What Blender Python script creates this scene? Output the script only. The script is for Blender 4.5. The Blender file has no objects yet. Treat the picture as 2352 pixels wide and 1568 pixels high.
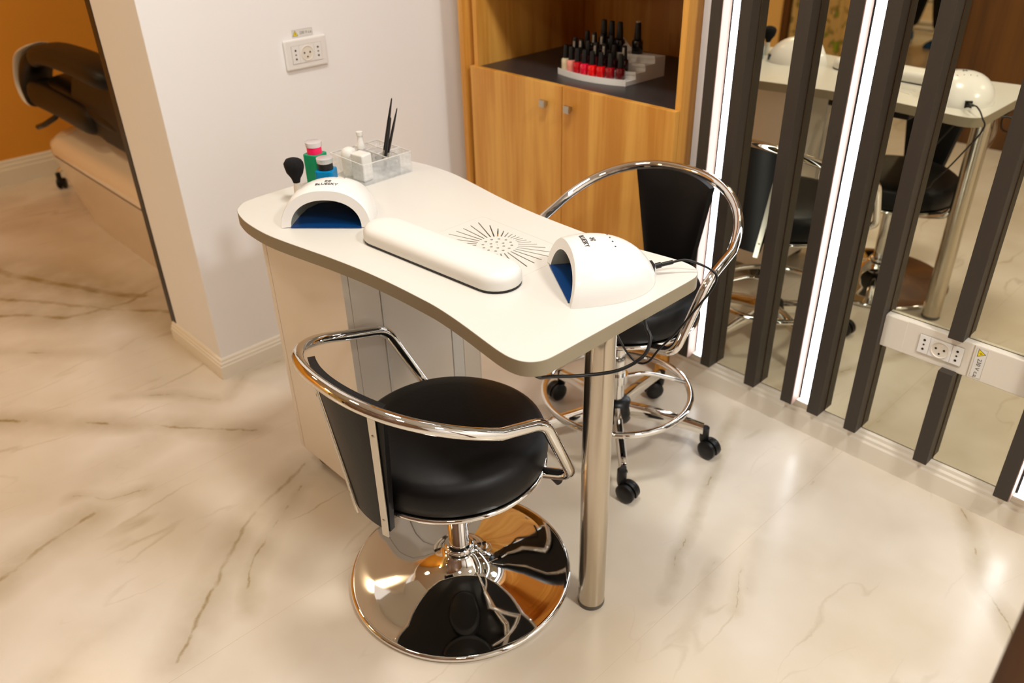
import bpy, bmesh, math, random
from math import sin, cos, pi, radians, sqrt
from mathutils import Vector, Matrix
random.seed(7)
SC = bpy.context.scene
COL = SC.collection

# ------------------------------------------------------------------ camera
F_PX = 1893.0
YAW, PITCH, ROLL, CAM_H = radians(46.965), radians(31.139), radians(-1.552), 1.45
fwd = Vector((-sin(YAW) * cos(PITCH), cos(YAW) * cos(PITCH), -sin(PITCH)))
rgt = Vector((cos(YAW), sin(YAW), 0)); upv = rgt.cross(fwd)
r2 = cos(ROLL) * rgt + sin(ROLL) * upv; u2 = -sin(ROLL) * rgt + cos(ROLL) * upv
M = Matrix((r2, u2, -fwd)).transposed().to_4x4(); M.translation = Vector((0, 0, CAM_H))
cd = bpy.data.cameras.new('camera'); cam = bpy.data.objects.new('camera', cd)
COL.objects.link(cam); cam.matrix_world = M
cd.sensor_fit = 'HORIZONTAL'; cd.sensor_width = 36.0; cd.lens = 36.0 * F_PX / 2352.0
cd.clip_start = 0.02; cd.clip_end = 60
cd.dof.use_dof = True; cd.dof.focus_distance = 1.55; cd.dof.aperture_fstop = 3.5
SC.camera = cam

# ------------------------------------------------------------------ world, view, lamps
SC.view_settings.view_transform = 'Standard'
SC.view_settings.look = 'None'
SC.view_settings.gamma = 1.0
SC.view_settings.exposure = 0.33
SC.view_settings.use_curve_mapping = False
w = bpy.data.worlds.new('world'); SC.world = w; w.use_nodes = True
w.node_tree.nodes['Background'].inputs[0].default_value = (1.0, 0.82, 0.6, 1)
w.node_tree.nodes['Background'].inputs[1].default_value = 0.05
CEIL = 2.7
# unseen ceiling downlights, placed and powered for brightness: (x, y, diameter, watts, colour)
DOWNLIGHTS = [(-1.05, 1.00, 0.34, 18, (1.0, 0.98, 0.95)),
              (0.9, 1.05, 0.34, 36, (1.0, 0.98, 0.95)),
              (-1.75, -0.10, 0.34, 7, (1.0, 0.88, 0.70)),
              (0.3, -0.55, 0.34, 8, (1.0, 0.94, 0.84)),
              (-3.7, 0.2, 0.30, 8, (1.0, 0.72, 0.40)),
              (-3.6, 2.2, 0.30, 8, (1.0, 0.74, 0.44)),
              (-3.9, -2.05, 0.34, 14, (1.0, 0.88, 0.66)),  # moved close to the yellow wall to brighten it
              (-2.7, -4.3, 0.34, 26, (1.0, 0.88, 0.66))]
LED_POWER = 7.0

# ------------------------------------------------------------------ helpers
def lin(c):
    return tuple(((v / 255) / 12.92 if v / 255 <= 0.04045 else ((v / 255 + 0.055) / 1.055) ** 2.4) for v in c) + (1,)

def mat(name, rgb, rough=0.5, metal=0.0, spec=0.5, vary=0.0, scale=20.0, bump=0.0, coat=0.0, trans=0.0, ior=1.45, emit=0.0, stretch=(1, 1, 1)):
    m = bpy.data.materials.new(name); m.use_nodes = True
    nt = m.node_tree; b = nt.nodes['Principled BSDF']
    c = lin(rgb)
    b.inputs['Base Color'].default_value = c
    b.inputs['Roughness'].default_value = rough
    b.inputs['Metallic'].default_value = metal
    b.inputs['Specular IOR Level'].default_value = spec
    b.inputs['Coat Weight'].default_value = coat
    b.inputs['Transmission Weight'].default_value = trans
    b.inputs['IOR'].default_value = ior
    if emit:
        b.inputs['Emission Color'].default_value = c
        b.inputs['Emission Strength'].default_value = emit
    if vary or bump:
        tc = nt.nodes.new('ShaderNodeTexCoord'); mp = nt.nodes.new('ShaderNodeMapping')
        mp.inputs['Scale'].default_value = stretch
        nz = nt.nodes.new('ShaderNodeTexNoise'); nz.inputs['Scale'].default_value = scale; nz.inputs['Detail'].default_value = 4
        nt.links.new(tc.outputs['Object'], mp.inputs[0]); nt.links.new(mp.outputs[0], nz.inputs[0])
        if vary:
            mx = nt.nodes.new('ShaderNodeMix'); mx.data_type = 'RGBA'
            mx.inputs[6].default_value = tuple(v * (1 - vary) for v in c[:3]) + (1,)
            mx.inputs[7].default_value = tuple(min(1, v * (1 + vary)) for v in c[:3]) + (1,)
            nt.links.new(nz.outputs[0], mx.inputs[0]); nt.links.new(mx.outputs[2], b.inputs['Base Color'])
        if bump:
            bp = nt.nodes.new('ShaderNodeBump'); bp.inputs['Strength'].default_value = bump; bp.inputs['Distance'].default_value = 0.002
            nt.links.new(nz.outputs[0], bp.inputs['Height']); nt.links.new(bp.outputs[0], b.inputs['Normal'])
    return m

def wood(name, a, b_, rough=0.45, scale=1.0):
    m = bpy.data.materials.new(name); m.use_nodes = True
    nt = m.node_tree; b = nt.nodes['Principled BSDF']
    tc = nt.nodes.new('ShaderNodeTexCoord'); mp = nt.nodes.new('ShaderNodeMapping')
    mp.inputs['Scale'].default_value = (9 * scale, 9 * scale, 0.9 * scale)
    n1 = nt.nodes.new('ShaderNodeTexNoise'); n1.inputs['Scale'].default_value = 1.4; n1.inputs['Detail'].default_value = 6; n1.inputs['Distortion'].default_value = 0.7
    mp2 = nt.nodes.new('ShaderNodeMapping'); mp2.inputs['Scale'].default_value = (90, 90, 2.5)
    n2 = nt.nodes.new('ShaderNodeTexNoise'); n2.inputs['Scale'].default_value = 1.0; n2.inputs['Detail'].default_value = 3
    nt.links.new(tc.outputs['Object'], mp.inputs[0]); nt.links.new(mp.outputs[0], n1.inputs[0])
    nt.links.new(tc.outputs['Object'], mp2.inputs[0]); nt.links.new(mp2.outputs[0], n2.inputs[0])
    r = nt.nodes.new('ShaderNodeValToRGB'); r.color_ramp.elements[0].position = 0.36; r.color_ramp.elements[1].position = 0.66
    r.color_ramp.elements[0].color = lin(a); r.color_ramp.elements[1].color = lin(b_)
    ad = nt.nodes.new('ShaderNodeMath'); ad.operation = 'MULTIPLY_ADD'; ad.inputs[1].default_value = 0.3
    sb = nt.nodes.new('ShaderNodeMath'); sb.operation = 'SUBTRACT'; sb.inputs[1].default_value = 0.15
    nt.links.new(n2.outputs[0], ad.inputs[0]); nt.links.new(n1.outputs[0], ad.inputs[2]); nt.links.new(ad.outputs[0], sb.inputs[0])
    nt.links.new(sb.outputs[0], r.inputs[0]); nt.links.new(r.outputs[0], b.inputs['Base Color'])
    b.inputs['Roughness'].default_value = rough
    return m

def link(o):
    COL.objects.link(o); return o

def obj(name, bm, m, parent=None, smooth=False, bevel=0, seg=2, angle=None):
    me = bpy.data.meshes.new(name)
    bmesh.ops.recalc_face_normals(bm, faces=bm.faces[:])
    if smooth:
        for f in bm.faces: f.smooth = True
        if angle:
            for e in bm.edges:
                if len(e.link_faces) == 2 and e.calc_face_angle(0) > radians(angle): e.smooth = False
    bm.to_mesh(me); bm.free()
    if m: me.materials.append(m)
    o = link(bpy.data.objects.new(name, me))
    if parent is not None: o.parent = parent
    if bevel:
        md = o.modifiers.new('bevel', 'BEVEL'); md.width = bevel; md.segments = seg; md.limit_method = 'ANGLE'; md.angle_limit = radians(35)
    return o

def thing(name, label, cat, loc=(0, 0, 0), rotz=0, group=None):
    o = link(bpy.data.objects.new(name, None)); o.location = loc; o.rotation_euler = (0, 0, rotz)
    o.empty_display_size = 0.05
    o['label'] = label; o['category'] = cat
    if group: o['group'] = group
    return o

def tag(o, label, cat, group=None):
    o['label'] = label; o['category'] = cat
    if group: o['group'] = group
    return o

def struct(o):
    o['kind'] = 'structure'; return o

def box(bm, x0, x1, y0, y1, z0, z1, mt=None):
    v = [bm.verts.new(p) for p in ((x0, y0, z0), (x1, y0, z0), (x1, y1, z0), (x0, y1, z0), (x0, y0, z1), (x1, y0, z1), (x1, y1, z1), (x0, y1, z1))]
    if mt is not None:
        for q in v: q.co = mt @ q.co
    for f in ((0, 3, 2, 1), (4, 5, 6, 7), (0, 1, 5, 4), (1, 2, 6, 5), (2, 3, 7, 6), (3, 0, 4, 7)):
        bm.faces.new([v[i] for i in f])
    return bm

def bx(*a, mt=None):
    return box(bmesh.new(), *a, mt=mt)

def lathe(bm, prof, n=48, c=(0, 0, 0), mt=None):
    rings = []
    for r, z in prof:
        if r < 1e-6: rings.append([bm.verts.new((c[0], c[1], c[2] + z))])
        else: rings.append([bm.verts.new((c[0] + r * cos(2 * pi * i / n), c[1] + r * sin(2 * pi * i / n), c[2] + z)) for i in range(n)])
    for a, b in zip(rings, rings[1:]):
        for i in range(n):
            j = (i + 1) % n
            if len(a) == 1 and len(b) == 1: continue
            if len(a) == 1: bm.faces.new((a[0], b[i], b[j]))
            elif len(b) == 1: bm.faces.new((a[i], a[j], b[0]))
            else: bm.faces.new((a[i], a[j], b[j], b[i]))
    for rg in (rings[0], rings[-1]):
        if len(rg) > 1: bm.faces.new(rg)
    if mt is not None:
        for rg in rings:
            for q in rg: q.co = mt @ q.co
    return bm

def smooth_path(pts, k=8, closed=False):
    P = [Vector(p) for p in pts]; out = []; n = len(P)
    rng = range(n if closed else n - 1)
    for i in rng:
        p0 = P[(i - 1) % n] if closed or i > 0 else P[0] * 2 - P[1]
        p1 = P[i]; p2 = P[(i + 1) % n]
        p3 = P[(i + 2) % n] if closed or i + 2 < n else P[-1] * 2 - P[-2]
        for s in range(k):
            t = s / k
            out.append(0.5 * ((2 * p1) + (p2 - p0) * t + (2 * p0 - 5 * p1 + 4 * p2 - p3) * t * t + (3 * p1 - p0 - 3 * p2 + p3) * t ** 3))
    if not closed: out.append(P[-1])
    return out

def fillet(pts, r, k=6):
    P = [Vector(p) for p in pts]; out = [P[0]]
    for i in range(1, len(P) - 1):
        a, b, c = P[i - 1], P[i], P[i + 1]
        ra = min(r, (a - b).length * 0.49, (c - b).length * 0.49)
        s = b + (a - b).normalized() * ra; e = b + (c - b).normalized() * ra
        for j in range(k + 1):
            t = j / k; out.append(s * (1 - t) ** 2 + b * 2 * t * (1 - t) + e * t * t)
    out.append(P[-1]); return out

def tube(bm, path, r, n=12, closed=False, caps=True):
    P = [Vector(p) for p in path]; N = len(P); rings = []
    rr = r if callable(r) else (lambda t: r)
    t0 = (P[1] - P[0]).normalized()
    ref = Vector((0, 0, 1)) if abs(t0.z) < 0.9 else Vector((1, 0, 0))
    nrm = (ref - t0 * ref.dot(t0)).normalized()
    for i in range(N):
        if closed: t = (P[(i + 1) % N] - P[i - 1]).normalized()
        elif i == 0: t = t0
        elif i == N - 1: t = (P[-1] - P[-2]).normalized()
        else: t = (P[i + 1] - P[i - 1]).normalized()
        nrm = (nrm - t * nrm.dot(t)).normalized(); bn = t.cross(nrm)
        q = rr(i / max(1, N - 1))
        rings.append([bm.verts.new(P[i] + (nrm * cos(2 * pi * j / n) + bn * sin(2 * pi * j / n)) * q) for j in range(n)])
    for i in range(N if closed else N - 1):
        a, b = rings[i], rings[(i + 1) % N]
        for j in range(n): bm.faces.new((a[j], a[(j + 1) % n], b[(j + 1) % n], b[j]))
    if not closed and caps:
        bm.faces.new(rings[0]); bm.faces.new(rings[-1])
    return bm

def prism(bm, pts, z0, z1):
    lo = [bm.verts.new((p[0], p[1], z0)) for p in pts]; hi = [bm.verts.new((p[0], p[1], z1)) for p in pts]
    n = len(pts)
    bm.faces.new(lo); bm.faces.new(hi)
    for i in range(n): bm.faces.new((lo[i], lo[(i + 1) % n], hi[(i + 1) % n], hi[i]))
    return bm

def circle(cx, cy, r, n=24, a0=0, a1=2 * pi):
    return [(cx + r * cos(a0 + (a1 - a0) * i / n), cy + r * sin(a0 + (a1 - a0) * i / n)) for i in range(n)]

def rrect(x0, x1, y0, y1, r, k=6):
    out = []
    for cx, cy, a in ((x1 - r, y0 + r, -pi / 2), (x1 - r, y1 - r, 0), (x0 + r, y1 - r, pi / 2), (x0 + r, y0 + r, pi)):
        for i in range(k + 1):
            t = a + pi / 2 * i / k; out.append((cx + r * cos(t), cy + r * sin(t)))
    return out

def sheet(name, loops, z0, z1, m, parent=None, bevel=0.0):
    """flat plate with real holes: first loop is the outline, the others are cut out"""
    cu = bpy.data.curves.new(name, 'CURVE'); cu.dimensions = '2D'; cu.fill_mode = 'BOTH'
    cu.extrude = (z1 - z0) / 2
    for lp in loops:
        s = cu.splines.new('POLY'); s.points.add(len(lp) - 1)
        for p, q in zip(s.points, lp): p.co = (q[0], q[1], 0, 1)
        s.use_cyclic_u = True
    tmp = link(bpy.data.objects.new(name, cu))
    dg = bpy.context.evaluated_depsgraph_get()
    me = bpy.data.meshes.new_from_object(tmp.evaluated_get(dg))
    bpy.data.objects.remove(tmp)
    for v in me.vertices: v.co.z += (z0 + z1) / 2
    me.materials.clear(); me.materials.append(m)
    o = link(bpy.data.objects.new(name, me))
    if parent is not None: o.parent = parent
    return o

def text_mesh(body, size, name='text', bold=0.0):
    cu = bpy.data.curves.new(name, 'FONT'); cu.body = body; cu.size = size; cu.align_x = 'CENTER'; cu.align_y = 'CENTER'
    cu.offset = bold; cu.resolution_u = 3
    tmp = link(bpy.data.objects.new(name, cu))
    dg = bpy.context.evaluated_depsgraph_get()
    me = bpy.data.meshes.new_from_object(tmp.evaluated_get(dg)); bpy.data.objects.remove(tmp)
    bm = bmesh.new(); bm.from_mesh(me); bpy.data.meshes.remove(me)
    return bm

def copy_tree(o, parent=None):
    c = o.copy(); COL.objects.link(c); c.parent = parent
    for ch in [q for q in bpy.data.objects if q.parent == o and q is not c]: copy_tree(ch, c)
    return c

# ------------------------------------------------------------------ materials
M_WALL = mat('wall_paint', (244, 242, 240), 0.85, vary=0.015, scale=3, bump=0.05)
M_ORANGE = mat('orange_wall_paint', (226, 156, 52), 0.85, vary=0.02, scale=3)
M_YELLOW = mat('yellow_wall_paint', (246, 206, 128), 0.85, vary=0.02, scale=3)
M_CEIL = mat('ceiling_paint', (205, 198, 186), 0.9, vary=0.01)
M_SKIRT = mat('skirting_white', (238, 230, 214), 0.4, vary=0.01)
M_WOOD = wood('oak_laminate', (200, 134, 48), (228, 170, 80))
M_WOODD = wood('dark_wood_panel', (78, 46, 14), (108, 68, 22), 0.5, 0.6)
M_DARKTOP = mat('anthracite_shelf', (52, 48, 48), 0.35, vary=0.06, scale=60)
M_CHROME = mat('chrome', (232, 230, 226), 0.035, 1.0, vary=0.01, scale=5)
M_STEEL = mat('brushed_steel', (196, 186, 170), 0.22, 1.0, vary=0.05, scale=8, stretch=(1, 1, 0.05))
M_NICKEL = mat('brushed_nickel', (190, 184, 170), 0.3, 1.0, vary=0.03)
M_ALU = mat('flat_bar_steel', (214, 208, 196), 0.35, 1.0, vary=0.02)
M_VINYL = mat('black_leatherette', (12, 10, 10), 0.45, spec=0.3, vary=0.08, scale=120, bump=0.12)
M_BLACK = mat('black_plastic', (13, 12, 12), 0.38, vary=0.05, scale=40)
M_CABLE = mat('black_cable', (12, 11, 11), 0.4, vary=0.03)
M_RUBBER = mat('grey_rubber', (96, 92, 84), 0.6, vary=0.05)
M_TABLE = mat('white_laminate', (217, 213, 204), 0.32, vary=0.008, scale=8)
M_EDGE = mat('grey_edge_band', (150, 138, 114), 0.5, vary=0.02)
M_GLOSS = mat('glossy_white_board', (232, 222, 208), 0.12, vary=0.01, coat=0.4)
M_WHITE = mat('white_plastic', (236, 233, 228), 0.22, vary=0.005)
M_MATTE = mat('white_satin', (228, 225, 218), 0.38, vary=0.005)
M_GREYIN = mat('lamp_interior_grey', (176, 176, 160), 0.35, vary=0.02)
M_BLUE = mat('blue_film', (4, 56, 112), 0.12, vary=0.04, spec=0.6)
M_SLAT = mat('dark_wenge_slat', (58, 50, 42), 0.5, vary=0.07, scale=60, stretch=(1, 1, 0.1))
M_MIRROR = mat('mirror_silver', (216, 211, 190), 0.0, 1.0)
M_BACK = mat('mirror_backing', (150, 112, 70), 0.6, vary=0.05)
M_LED = mat('led_diffuser', (240, 248, 255), 0.4, emit=LED_POWER)
M_LIT_SIDE = mat('lit_slat_side_tone', (160, 132, 118), 0.5, vary=0.01)  # dark slat side painted paler, as if lit by the strip
M_RAIL = mat('trunking_plastic', (230, 222, 208), 0.35, vary=0.01)
M_HOLE = mat('dark_hole', (14, 12, 10), 0.7, vary=0.02)
M_INK = mat('black_print', (20, 20, 22), 0.5, vary=0.02)
M_YEL = mat('warning_yellow', (240, 214, 20), 0.5, vary=0.02)
M_ACRYL = mat('clear_acrylic', (252, 252, 250), 0.06); M_ACRYL.node_tree.nodes['Principled BSDF'].inputs['Alpha'].default_value = 0.17
M_CLEAR = mat('clear_cap', (244, 240, 240), 0.1, trans=0.6, ior=1.35)
M_GREEN = mat('green_liquid', (36, 170, 118), 0.12, trans=0.35, ior=1.2)
M_TEAL = mat('blue_liquid', (10, 140, 200), 0.12, trans=0.2, ior=1.2)
M_PINK = mat('hot_pink_plastic', (255, 24, 96), 0.3, vary=0.02)
M_POD = mat('white_acrylic_shell', (232, 214, 190), 0.15, vary=0.01, coat=0.3)
M_SKIN = mat('skin', (206, 150, 118), 0.5, vary=0.03)
M_TROUSER = mat('black_cotton', (16, 18, 22), 0.85, vary=0.1, scale=60)
M_SHOE = mat('blue_fabric_shoe', (22, 84, 140), 0.6, vary=0.05)

def floor_material():
    m = bpy.data.materials.new('marble_tile'); m.use_nodes = True
    nt = m.node_tree; L = nt.links; b = nt.nodes['Principled BSDF']
    N = lambda t, **k: nt.nodes.new('ShaderNode' + t)
    def math_(op, a, c=None, d=None):
        n = N('Math'); n.operation = op
        for i, v in enumerate((a, c, d)):
            if v is None: continue
            if isinstance(v, (int, float)): n.inputs[i].default_value = v
            else: L.new(v, n.inputs[i])
        return n.outputs[0]
    def vmath(op, a, c=None):
        n = N('VectorMath'); n.operation = op
        for i, v in enumerate((a, c)):
            if v is None: continue
            if isinstance(v, (tuple, list)): n.inputs[i].default_value = v
            else: L.new(v, n.inputs[i])
        return n
    tc = N('TexCoord'); P = tc.outputs['Object']
    # domain warp
    w1 = N('TexNoise'); w1.inputs['Scale'].default_value = 3.2; w1.inputs['Detail'].default_value = 6; w1.inputs['Roughness'].default_value = 0.62
    L.new(P, w1.inputs[0])
    off = vmath('SUBTRACT', w1.outputs[1], (0.5, 0.5, 0.5)).outputs[0]
    sc = N('VectorMath'); sc.operation = 'SCALE'; sc.inputs[3].default_value = 0.085; L.new(off, sc.inputs[0])
    PW = vmath('ADD', P, sc.outputs[0]).outputs[0]
    # fine veins: ridged noise stretched along the grain (roughly +Y, slightly towards +X)
    def ridge(rot, s, wdt, seed, strength, wid_noise=2.0):
        mp = N('Mapping'); mp.inputs['Rotation'].default_value = (0, 0, radians(rot)); mp.inputs['Scale'].default_value = s; mp.inputs['Location'].default_value = (seed, seed * 2.3, 0)
        L.new(PW, mp.inputs[0])
        n = N('TexNoise'); n.inputs['Scale'].default_value = 1.0; n.inputs['Detail'].default_value = 3; n.inputs['Roughness'].default_value = 0.5
        L.new(mp.outputs[0], n.inputs[0])
        d = math_('ABSOLUTE', math_('SUBTRACT', n.outputs[0], 0.5))
        msk = N('TexNoise'); msk.inputs['Scale'].default_value = wid_noise; L.new(P, msk.inputs[0])
        mr = N('MapRange'); mr.inputs[1].default_value = 0.47; mr.inputs[2].default_value = 0.68; L.new(msk.outputs[0], mr.inputs[0])
        wv = math_('MULTIPLY_ADD', mr.outputs[0], wdt, wdt * 0.15)
        v = math_('SUBTRACT', 1.0, math_('DIVIDE', d, wv)); v = math_('MAXIMUM', v, 0.0)
        return math_('MULTIPLY', math_('MULTIPLY', v, mr.outputs[0]), strength)
    v1 = ridge(-24, (2.6, 0.55, 1), 0.010, 3.1, 0.6)
    v2 = ridge(-15, (4.2, 0.9, 1), 0.012, 7.7, 0.35, 3.1)
    v3 = ridge(-35, (1.6, 0.5, 1), 0.10, 11.3, 0.34, 1.7)
    tot = math_('ADD', math_('ADD', v1, v2), v3)
    # the long veins that show on these tiles, as lines on the floor (x, y metres)
    VE = [([(-2.53, 0.25), (-2.24, 0.5), (-1.93, 0.77)], .016, .85), ([(-1.83, 0.02), (-1.88, 0.19), (-1.91, 0.29)], .020, .9),
          ([(-2.02, 0.27), (-1.94, 0.34), (-1.91, 0.43)], .008, .6), ([(-1.70, 0.79), (-1.62, 0.61), (-1.5, 0.45), (-1.32, 0.26)], .018, .75),
          ([(-1.63, 0.74), (-1.54, 0.62), (-1.44, 0.48), (-1.35, 0.42)], .009, .7), ([(-3.25, 0.45), (-3.05, 0.62), (-3.01, 0.84), (-3.07, 1.04)], .035, .9),
          ([(-2.15, 0.79), (-2.23, 0.89), (-2.22, 1.01)], .008, .6), ([(-1.0, 1.83), (-0.91, 1.61), (-0.83, 1.41), (-0.77, 1.24), (-0.71, 1.11)], .006, .8),
          ([(-0.69, 1.49), (-0.67, 1.38), (-0.58, 1.19)], .006, .5), ([(-0.69, 1.28), (-0.65, 1.15), (-0.61, 1.05)], .006, .6),
          ([(-0.38, 1.88), (-0.3, 1.78), (-0.24, 1.65), (-0.11, 1.52)], .008, .7), ([(-0.70, 1.86), (-0.68, 1.66), (-0.69, 1.46), (-0.59, 1.27)], .009, .5),
          ([(-2.4, 0.55), (-2.29, 0.68), (-2.16, 0.77)], .008, .6), ([(-3.68, 0.57), (-3.39, 0.68), (-3.01, 0.89)], .05, 1.0),
          ([(-3.6, 0.35), (-3.2, 0.62), (-2.75, 0.95)], .035, .9), ([(-3.1, 0.2), (-2.95, 0.4), (-2.7, 0.6)], .012, .6)]
    for pts, wd, st in VE:
        for a, c in zip(pts, pts[1:]):
            ab = Vector((c[0] - a[0], c[1] - a[1], 0)); l = ab.length; d = ab / l
            ap = vmath('SUBTRACT', PW, (a[0], a[1], 0)).outputs[0]
            t = vmath('DOT_PRODUCT', ap, tuple(d)).outputs[1]
            tt = math_('MINIMUM', math_('MAXIMUM', t, 0.0), l)
            s2 = N('VectorMath'); s2.operation = 'SCALE'; s2.inputs[0].default_value = tuple(d); L.new(tt, s2.inputs[3])
            dist = vmath('DISTANCE', ap, s2.outputs[0]).outputs[1]
            v = math_('MAXIMUM', math_('SUBTRACT', 1.0, math_('DIVIDE', dist, wd * 0.40)), 0.0)
            h = math_('MAXIMUM', math_('SUBTRACT', 1.0, math_('DIVIDE', dist, wd * 4.6)), 0.0)
            tot = math_('MAXIMUM', tot, math_('MULTIPLY', math_('ADD', math_('MULTIPLY', v, 0.75), math_('MULTIPLY', h, 0.6)), st * 1.05))
    brk = N('TexNoise'); brk.inputs['Scale'].default_value = 9.0; brk.inputs['Detail'].default_value = 5; L.new(P, brk.inputs[0])
    bm_ = N('MapRange'); bm_.inputs[1].default_value = 0.34; bm_.inputs[2].default_value = 0.60; bm_.inputs[3].default_value = 0.5; bm_.inputs[4].default_value = 1.0; L.new(brk.outputs[0], bm_.inputs[0])
    tot = math_('MULTIPLY', math_('MINIMUM', tot, 1.0), bm_.outputs[0])
    # clouds
    cl = N('TexNoise'); cl.inputs['Scale'].default_value = 1.6; cl.inputs['Detail'].default_value = 4; L.new(PW, cl.inputs[0])
    base = N('Mix'); base.data_type = 'RGBA'; base.inputs[6].default_value = lin((204, 190, 168)); base.inputs[7].default_value = lin((224, 214, 200))
    mr = N('MapRange'); mr.inputs[1].default_value = 0.35; mr.inputs[2].default_value = 0.62; L.new(cl.outputs[0], mr.inputs[0]); L.new(mr.outputs[0], base.inputs[0])
    vein = N('Mix'); vein.data_type = 'RGBA'; vein.inputs[7].default_value = lin((150, 130, 90))
    L.new(tot, vein.inputs[0]); L.new(base.outputs[2], vein.inputs[6])
    # joints: 0.605 m tiles in x, 1.2 m in y
    sx = N('SeparateXYZ'); L.new(P, sx.inputs[0])
    fx = math_('ABSOLUTE', math_('SUBTRACT', math_('FRACT', math_('MULTIPLY', math_('ADD', sx.outputs[0], 0.70 + 6.05), 1 / 0.607)), 0.5))
    jx = math_('GREATER_THAN', fx, 0.5 - 0.0006 / 0.607)
    jn = N('Mix'); jn.data_type = 'RGBA'; jn.inputs[7].default_value = lin((196, 178, 150))
    L.new(math_('MULTIPLY', jx, 0.75), jn.inputs[0]); L.new(vein.outputs[2], jn.inputs[6])
    L.new(jn.outputs[2], b.inputs['Base Color'])
    b.inputs['Roughness'].default_value = 0.24
    b.inputs['Specular IOR Level'].default_value = 0.45
    return m
M_FLOOR = floor_material()

def pattern_material():
    m = bpy.data.materials.new('leaf_pattern_fabric'); m.use_nodes = True
    nt = m.node_tree; b = nt.nodes['Principled BSDF']
    tc = nt.nodes.new('ShaderNodeTexCoord'); vo = nt.nodes.new('ShaderNodeTexNoise'); vo.inputs['Scale'].default_value = 14
    r = nt.nodes.new('ShaderNodeValToRGB'); e = r.color_ramp.elements
    e[0].position = 0.40; e[0].color = lin((140, 130, 70)); e[1].position = 0.50; e[1].color = lin((226, 196, 130))
    x = e.new(0.34); x.color = lin((150, 180, 50))
    nt.links.new(tc.outputs['Object'], vo.inputs[0]); nt.links.new(vo.outputs[0], r.inputs[0]); nt.links.new(r.outputs[0], b.inputs['Base Color'])
    b.inputs['Roughness'].default_value = 0.9
    return m
M_PATTERN = pattern_material()

# ================================================================== SETTING
MIR_Y = 1.878                    # mirror surface
XW = -2.26                       # face of the left wall
struct(obj('floor', bx(-5.0, 2.2, -5.6, 4.4, -0.05, 0), M_FLOOR))
struct(obj('ceiling', bx(-5.0, 2.2, -5.6, 4.4, CEIL, CEIL + 0.05), M_CEIL))
struct(obj('wall_left', bx(-2.60, XW, 0.844, 2.40, 0, CEIL), M_WALL, bevel=0.003))
struct(obj('wall_back', bx(-2.26, 2.2, 2.40, 2.46, 0, CEIL), M_WALL))
struct(obj('wall_mirror_side', bx(-1.272, 2.2, MIR_Y + 0.006, 2.02, 0, CEIL), M_WALL))
struct(obj('wall_far_left', bx(-4.82, -4.76, -2.4, 4.3, 0, CEIL), M_ORANGE))
struct(obj('wall_left_room', bx(-4.76, -2.60, 4.2, 4.26, 0, CEIL), M_ORANGE))
struct(obj('wall_right', bx(2.10, 2.16, -5.5, 2.4, 0, CEIL), M_WALL))
struct(obj('wall_rear', bx(-4.9, 2.1, -5.5, -5.44, 0, CEIL), M_YELLOW))
struct(obj('wall_rear_left', bx(-4.82, -3.43, -2.46, -2.40, 0, CEIL), M_YELLOW))
struct(obj('wall_rear_side', bx(-4.9, -4.82, -5.44, -2.46, 0, CEIL), M_YELLOW))
struct(obj('trim_1', bx(-3.43, -3.38, -2.48, -2.38, 0, CEIL), M_WOODD))
# black metal profile on the corner of the left wall
struct(obj('trim_2', bx(-2.622, -2.586, 0.842, 0.90, 0.066, CEIL), M_BLACK))
# white filler closing the gap beside the cabinet
struct(obj('trim_3', bx(XW, -2.137, 1.925, 1.945, 0, CEIL), M_WALL))

def skirting(name, path, h=0.070, t=0.013):
    """moulded skirting swept along a plan polyline; profile leans out at the foot"""
    prof = [(0, 0), (t, 0), (t, h * 0.62), (t * 0.8, h * 0.68), (t * 0.8, h * 0.78), (t * 0.55, h * 0.84), (t * 0.5, h * 0.94), (t * 0.25, h), (0, h)]
    bm = bmesh.new(); P = [Vector((p[0], p[1], 0)) for p in path]; rings = []
    for i, p in enumerate(P):
        if i == 0: d = (P[1] - p).normalized(); n = Vector((d.y, -d.x, 0)); k = 1
        elif i == len(P) - 1: d = (p - P[i - 1]).normalized(); n = Vector((d.y, -d.x, 0)); k = 1
        else:
            d1 = (p - P[i - 1]).normalized(); d2 = (P[i + 1] - p).normalized()
            n1 = Vector((d1.y, -d1.x, 0)); n2 = Vector((d2.y, -d2.x, 0)); n = (n1 + n2).normalized(); k = 1 / max(0.3, n.dot(n1))
        rings.append([bm.verts.new(p + n * o * k + Vector((0, 0, z))) for o, z in prof])
    for a, b_ in zip(rings, rings[1:]):
        for j in range(len(prof)): bm.faces.new((a[j], a[(j + 1) % len(prof)], b_[(j + 1) % len(prof)], b_[j]))
    bm.faces.new(rings[0]); bm.faces.new(rings[-1])
    return struct(obj(name, bm, M_SKIRT))
skirting('baseboard_left', [(-2.612, 0.95), (-2.605, 0.844), (XW, 0.844), (XW, 1.915)])
skirting('baseboard_far_left', [(-4.76, 4.2), (-4.76, -2.4)][::-1], 0.125, 0.016)
skirting('baseboard_mirror', [(-1.27, MIR_Y + 0.004), (2.1, MIR_Y + 0.004)], 0.090, 0.016)
skirting('baseboard_rear', [(2.1, -5.44), (-4.8, -5.44)], 0.09, 0.016)

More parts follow.
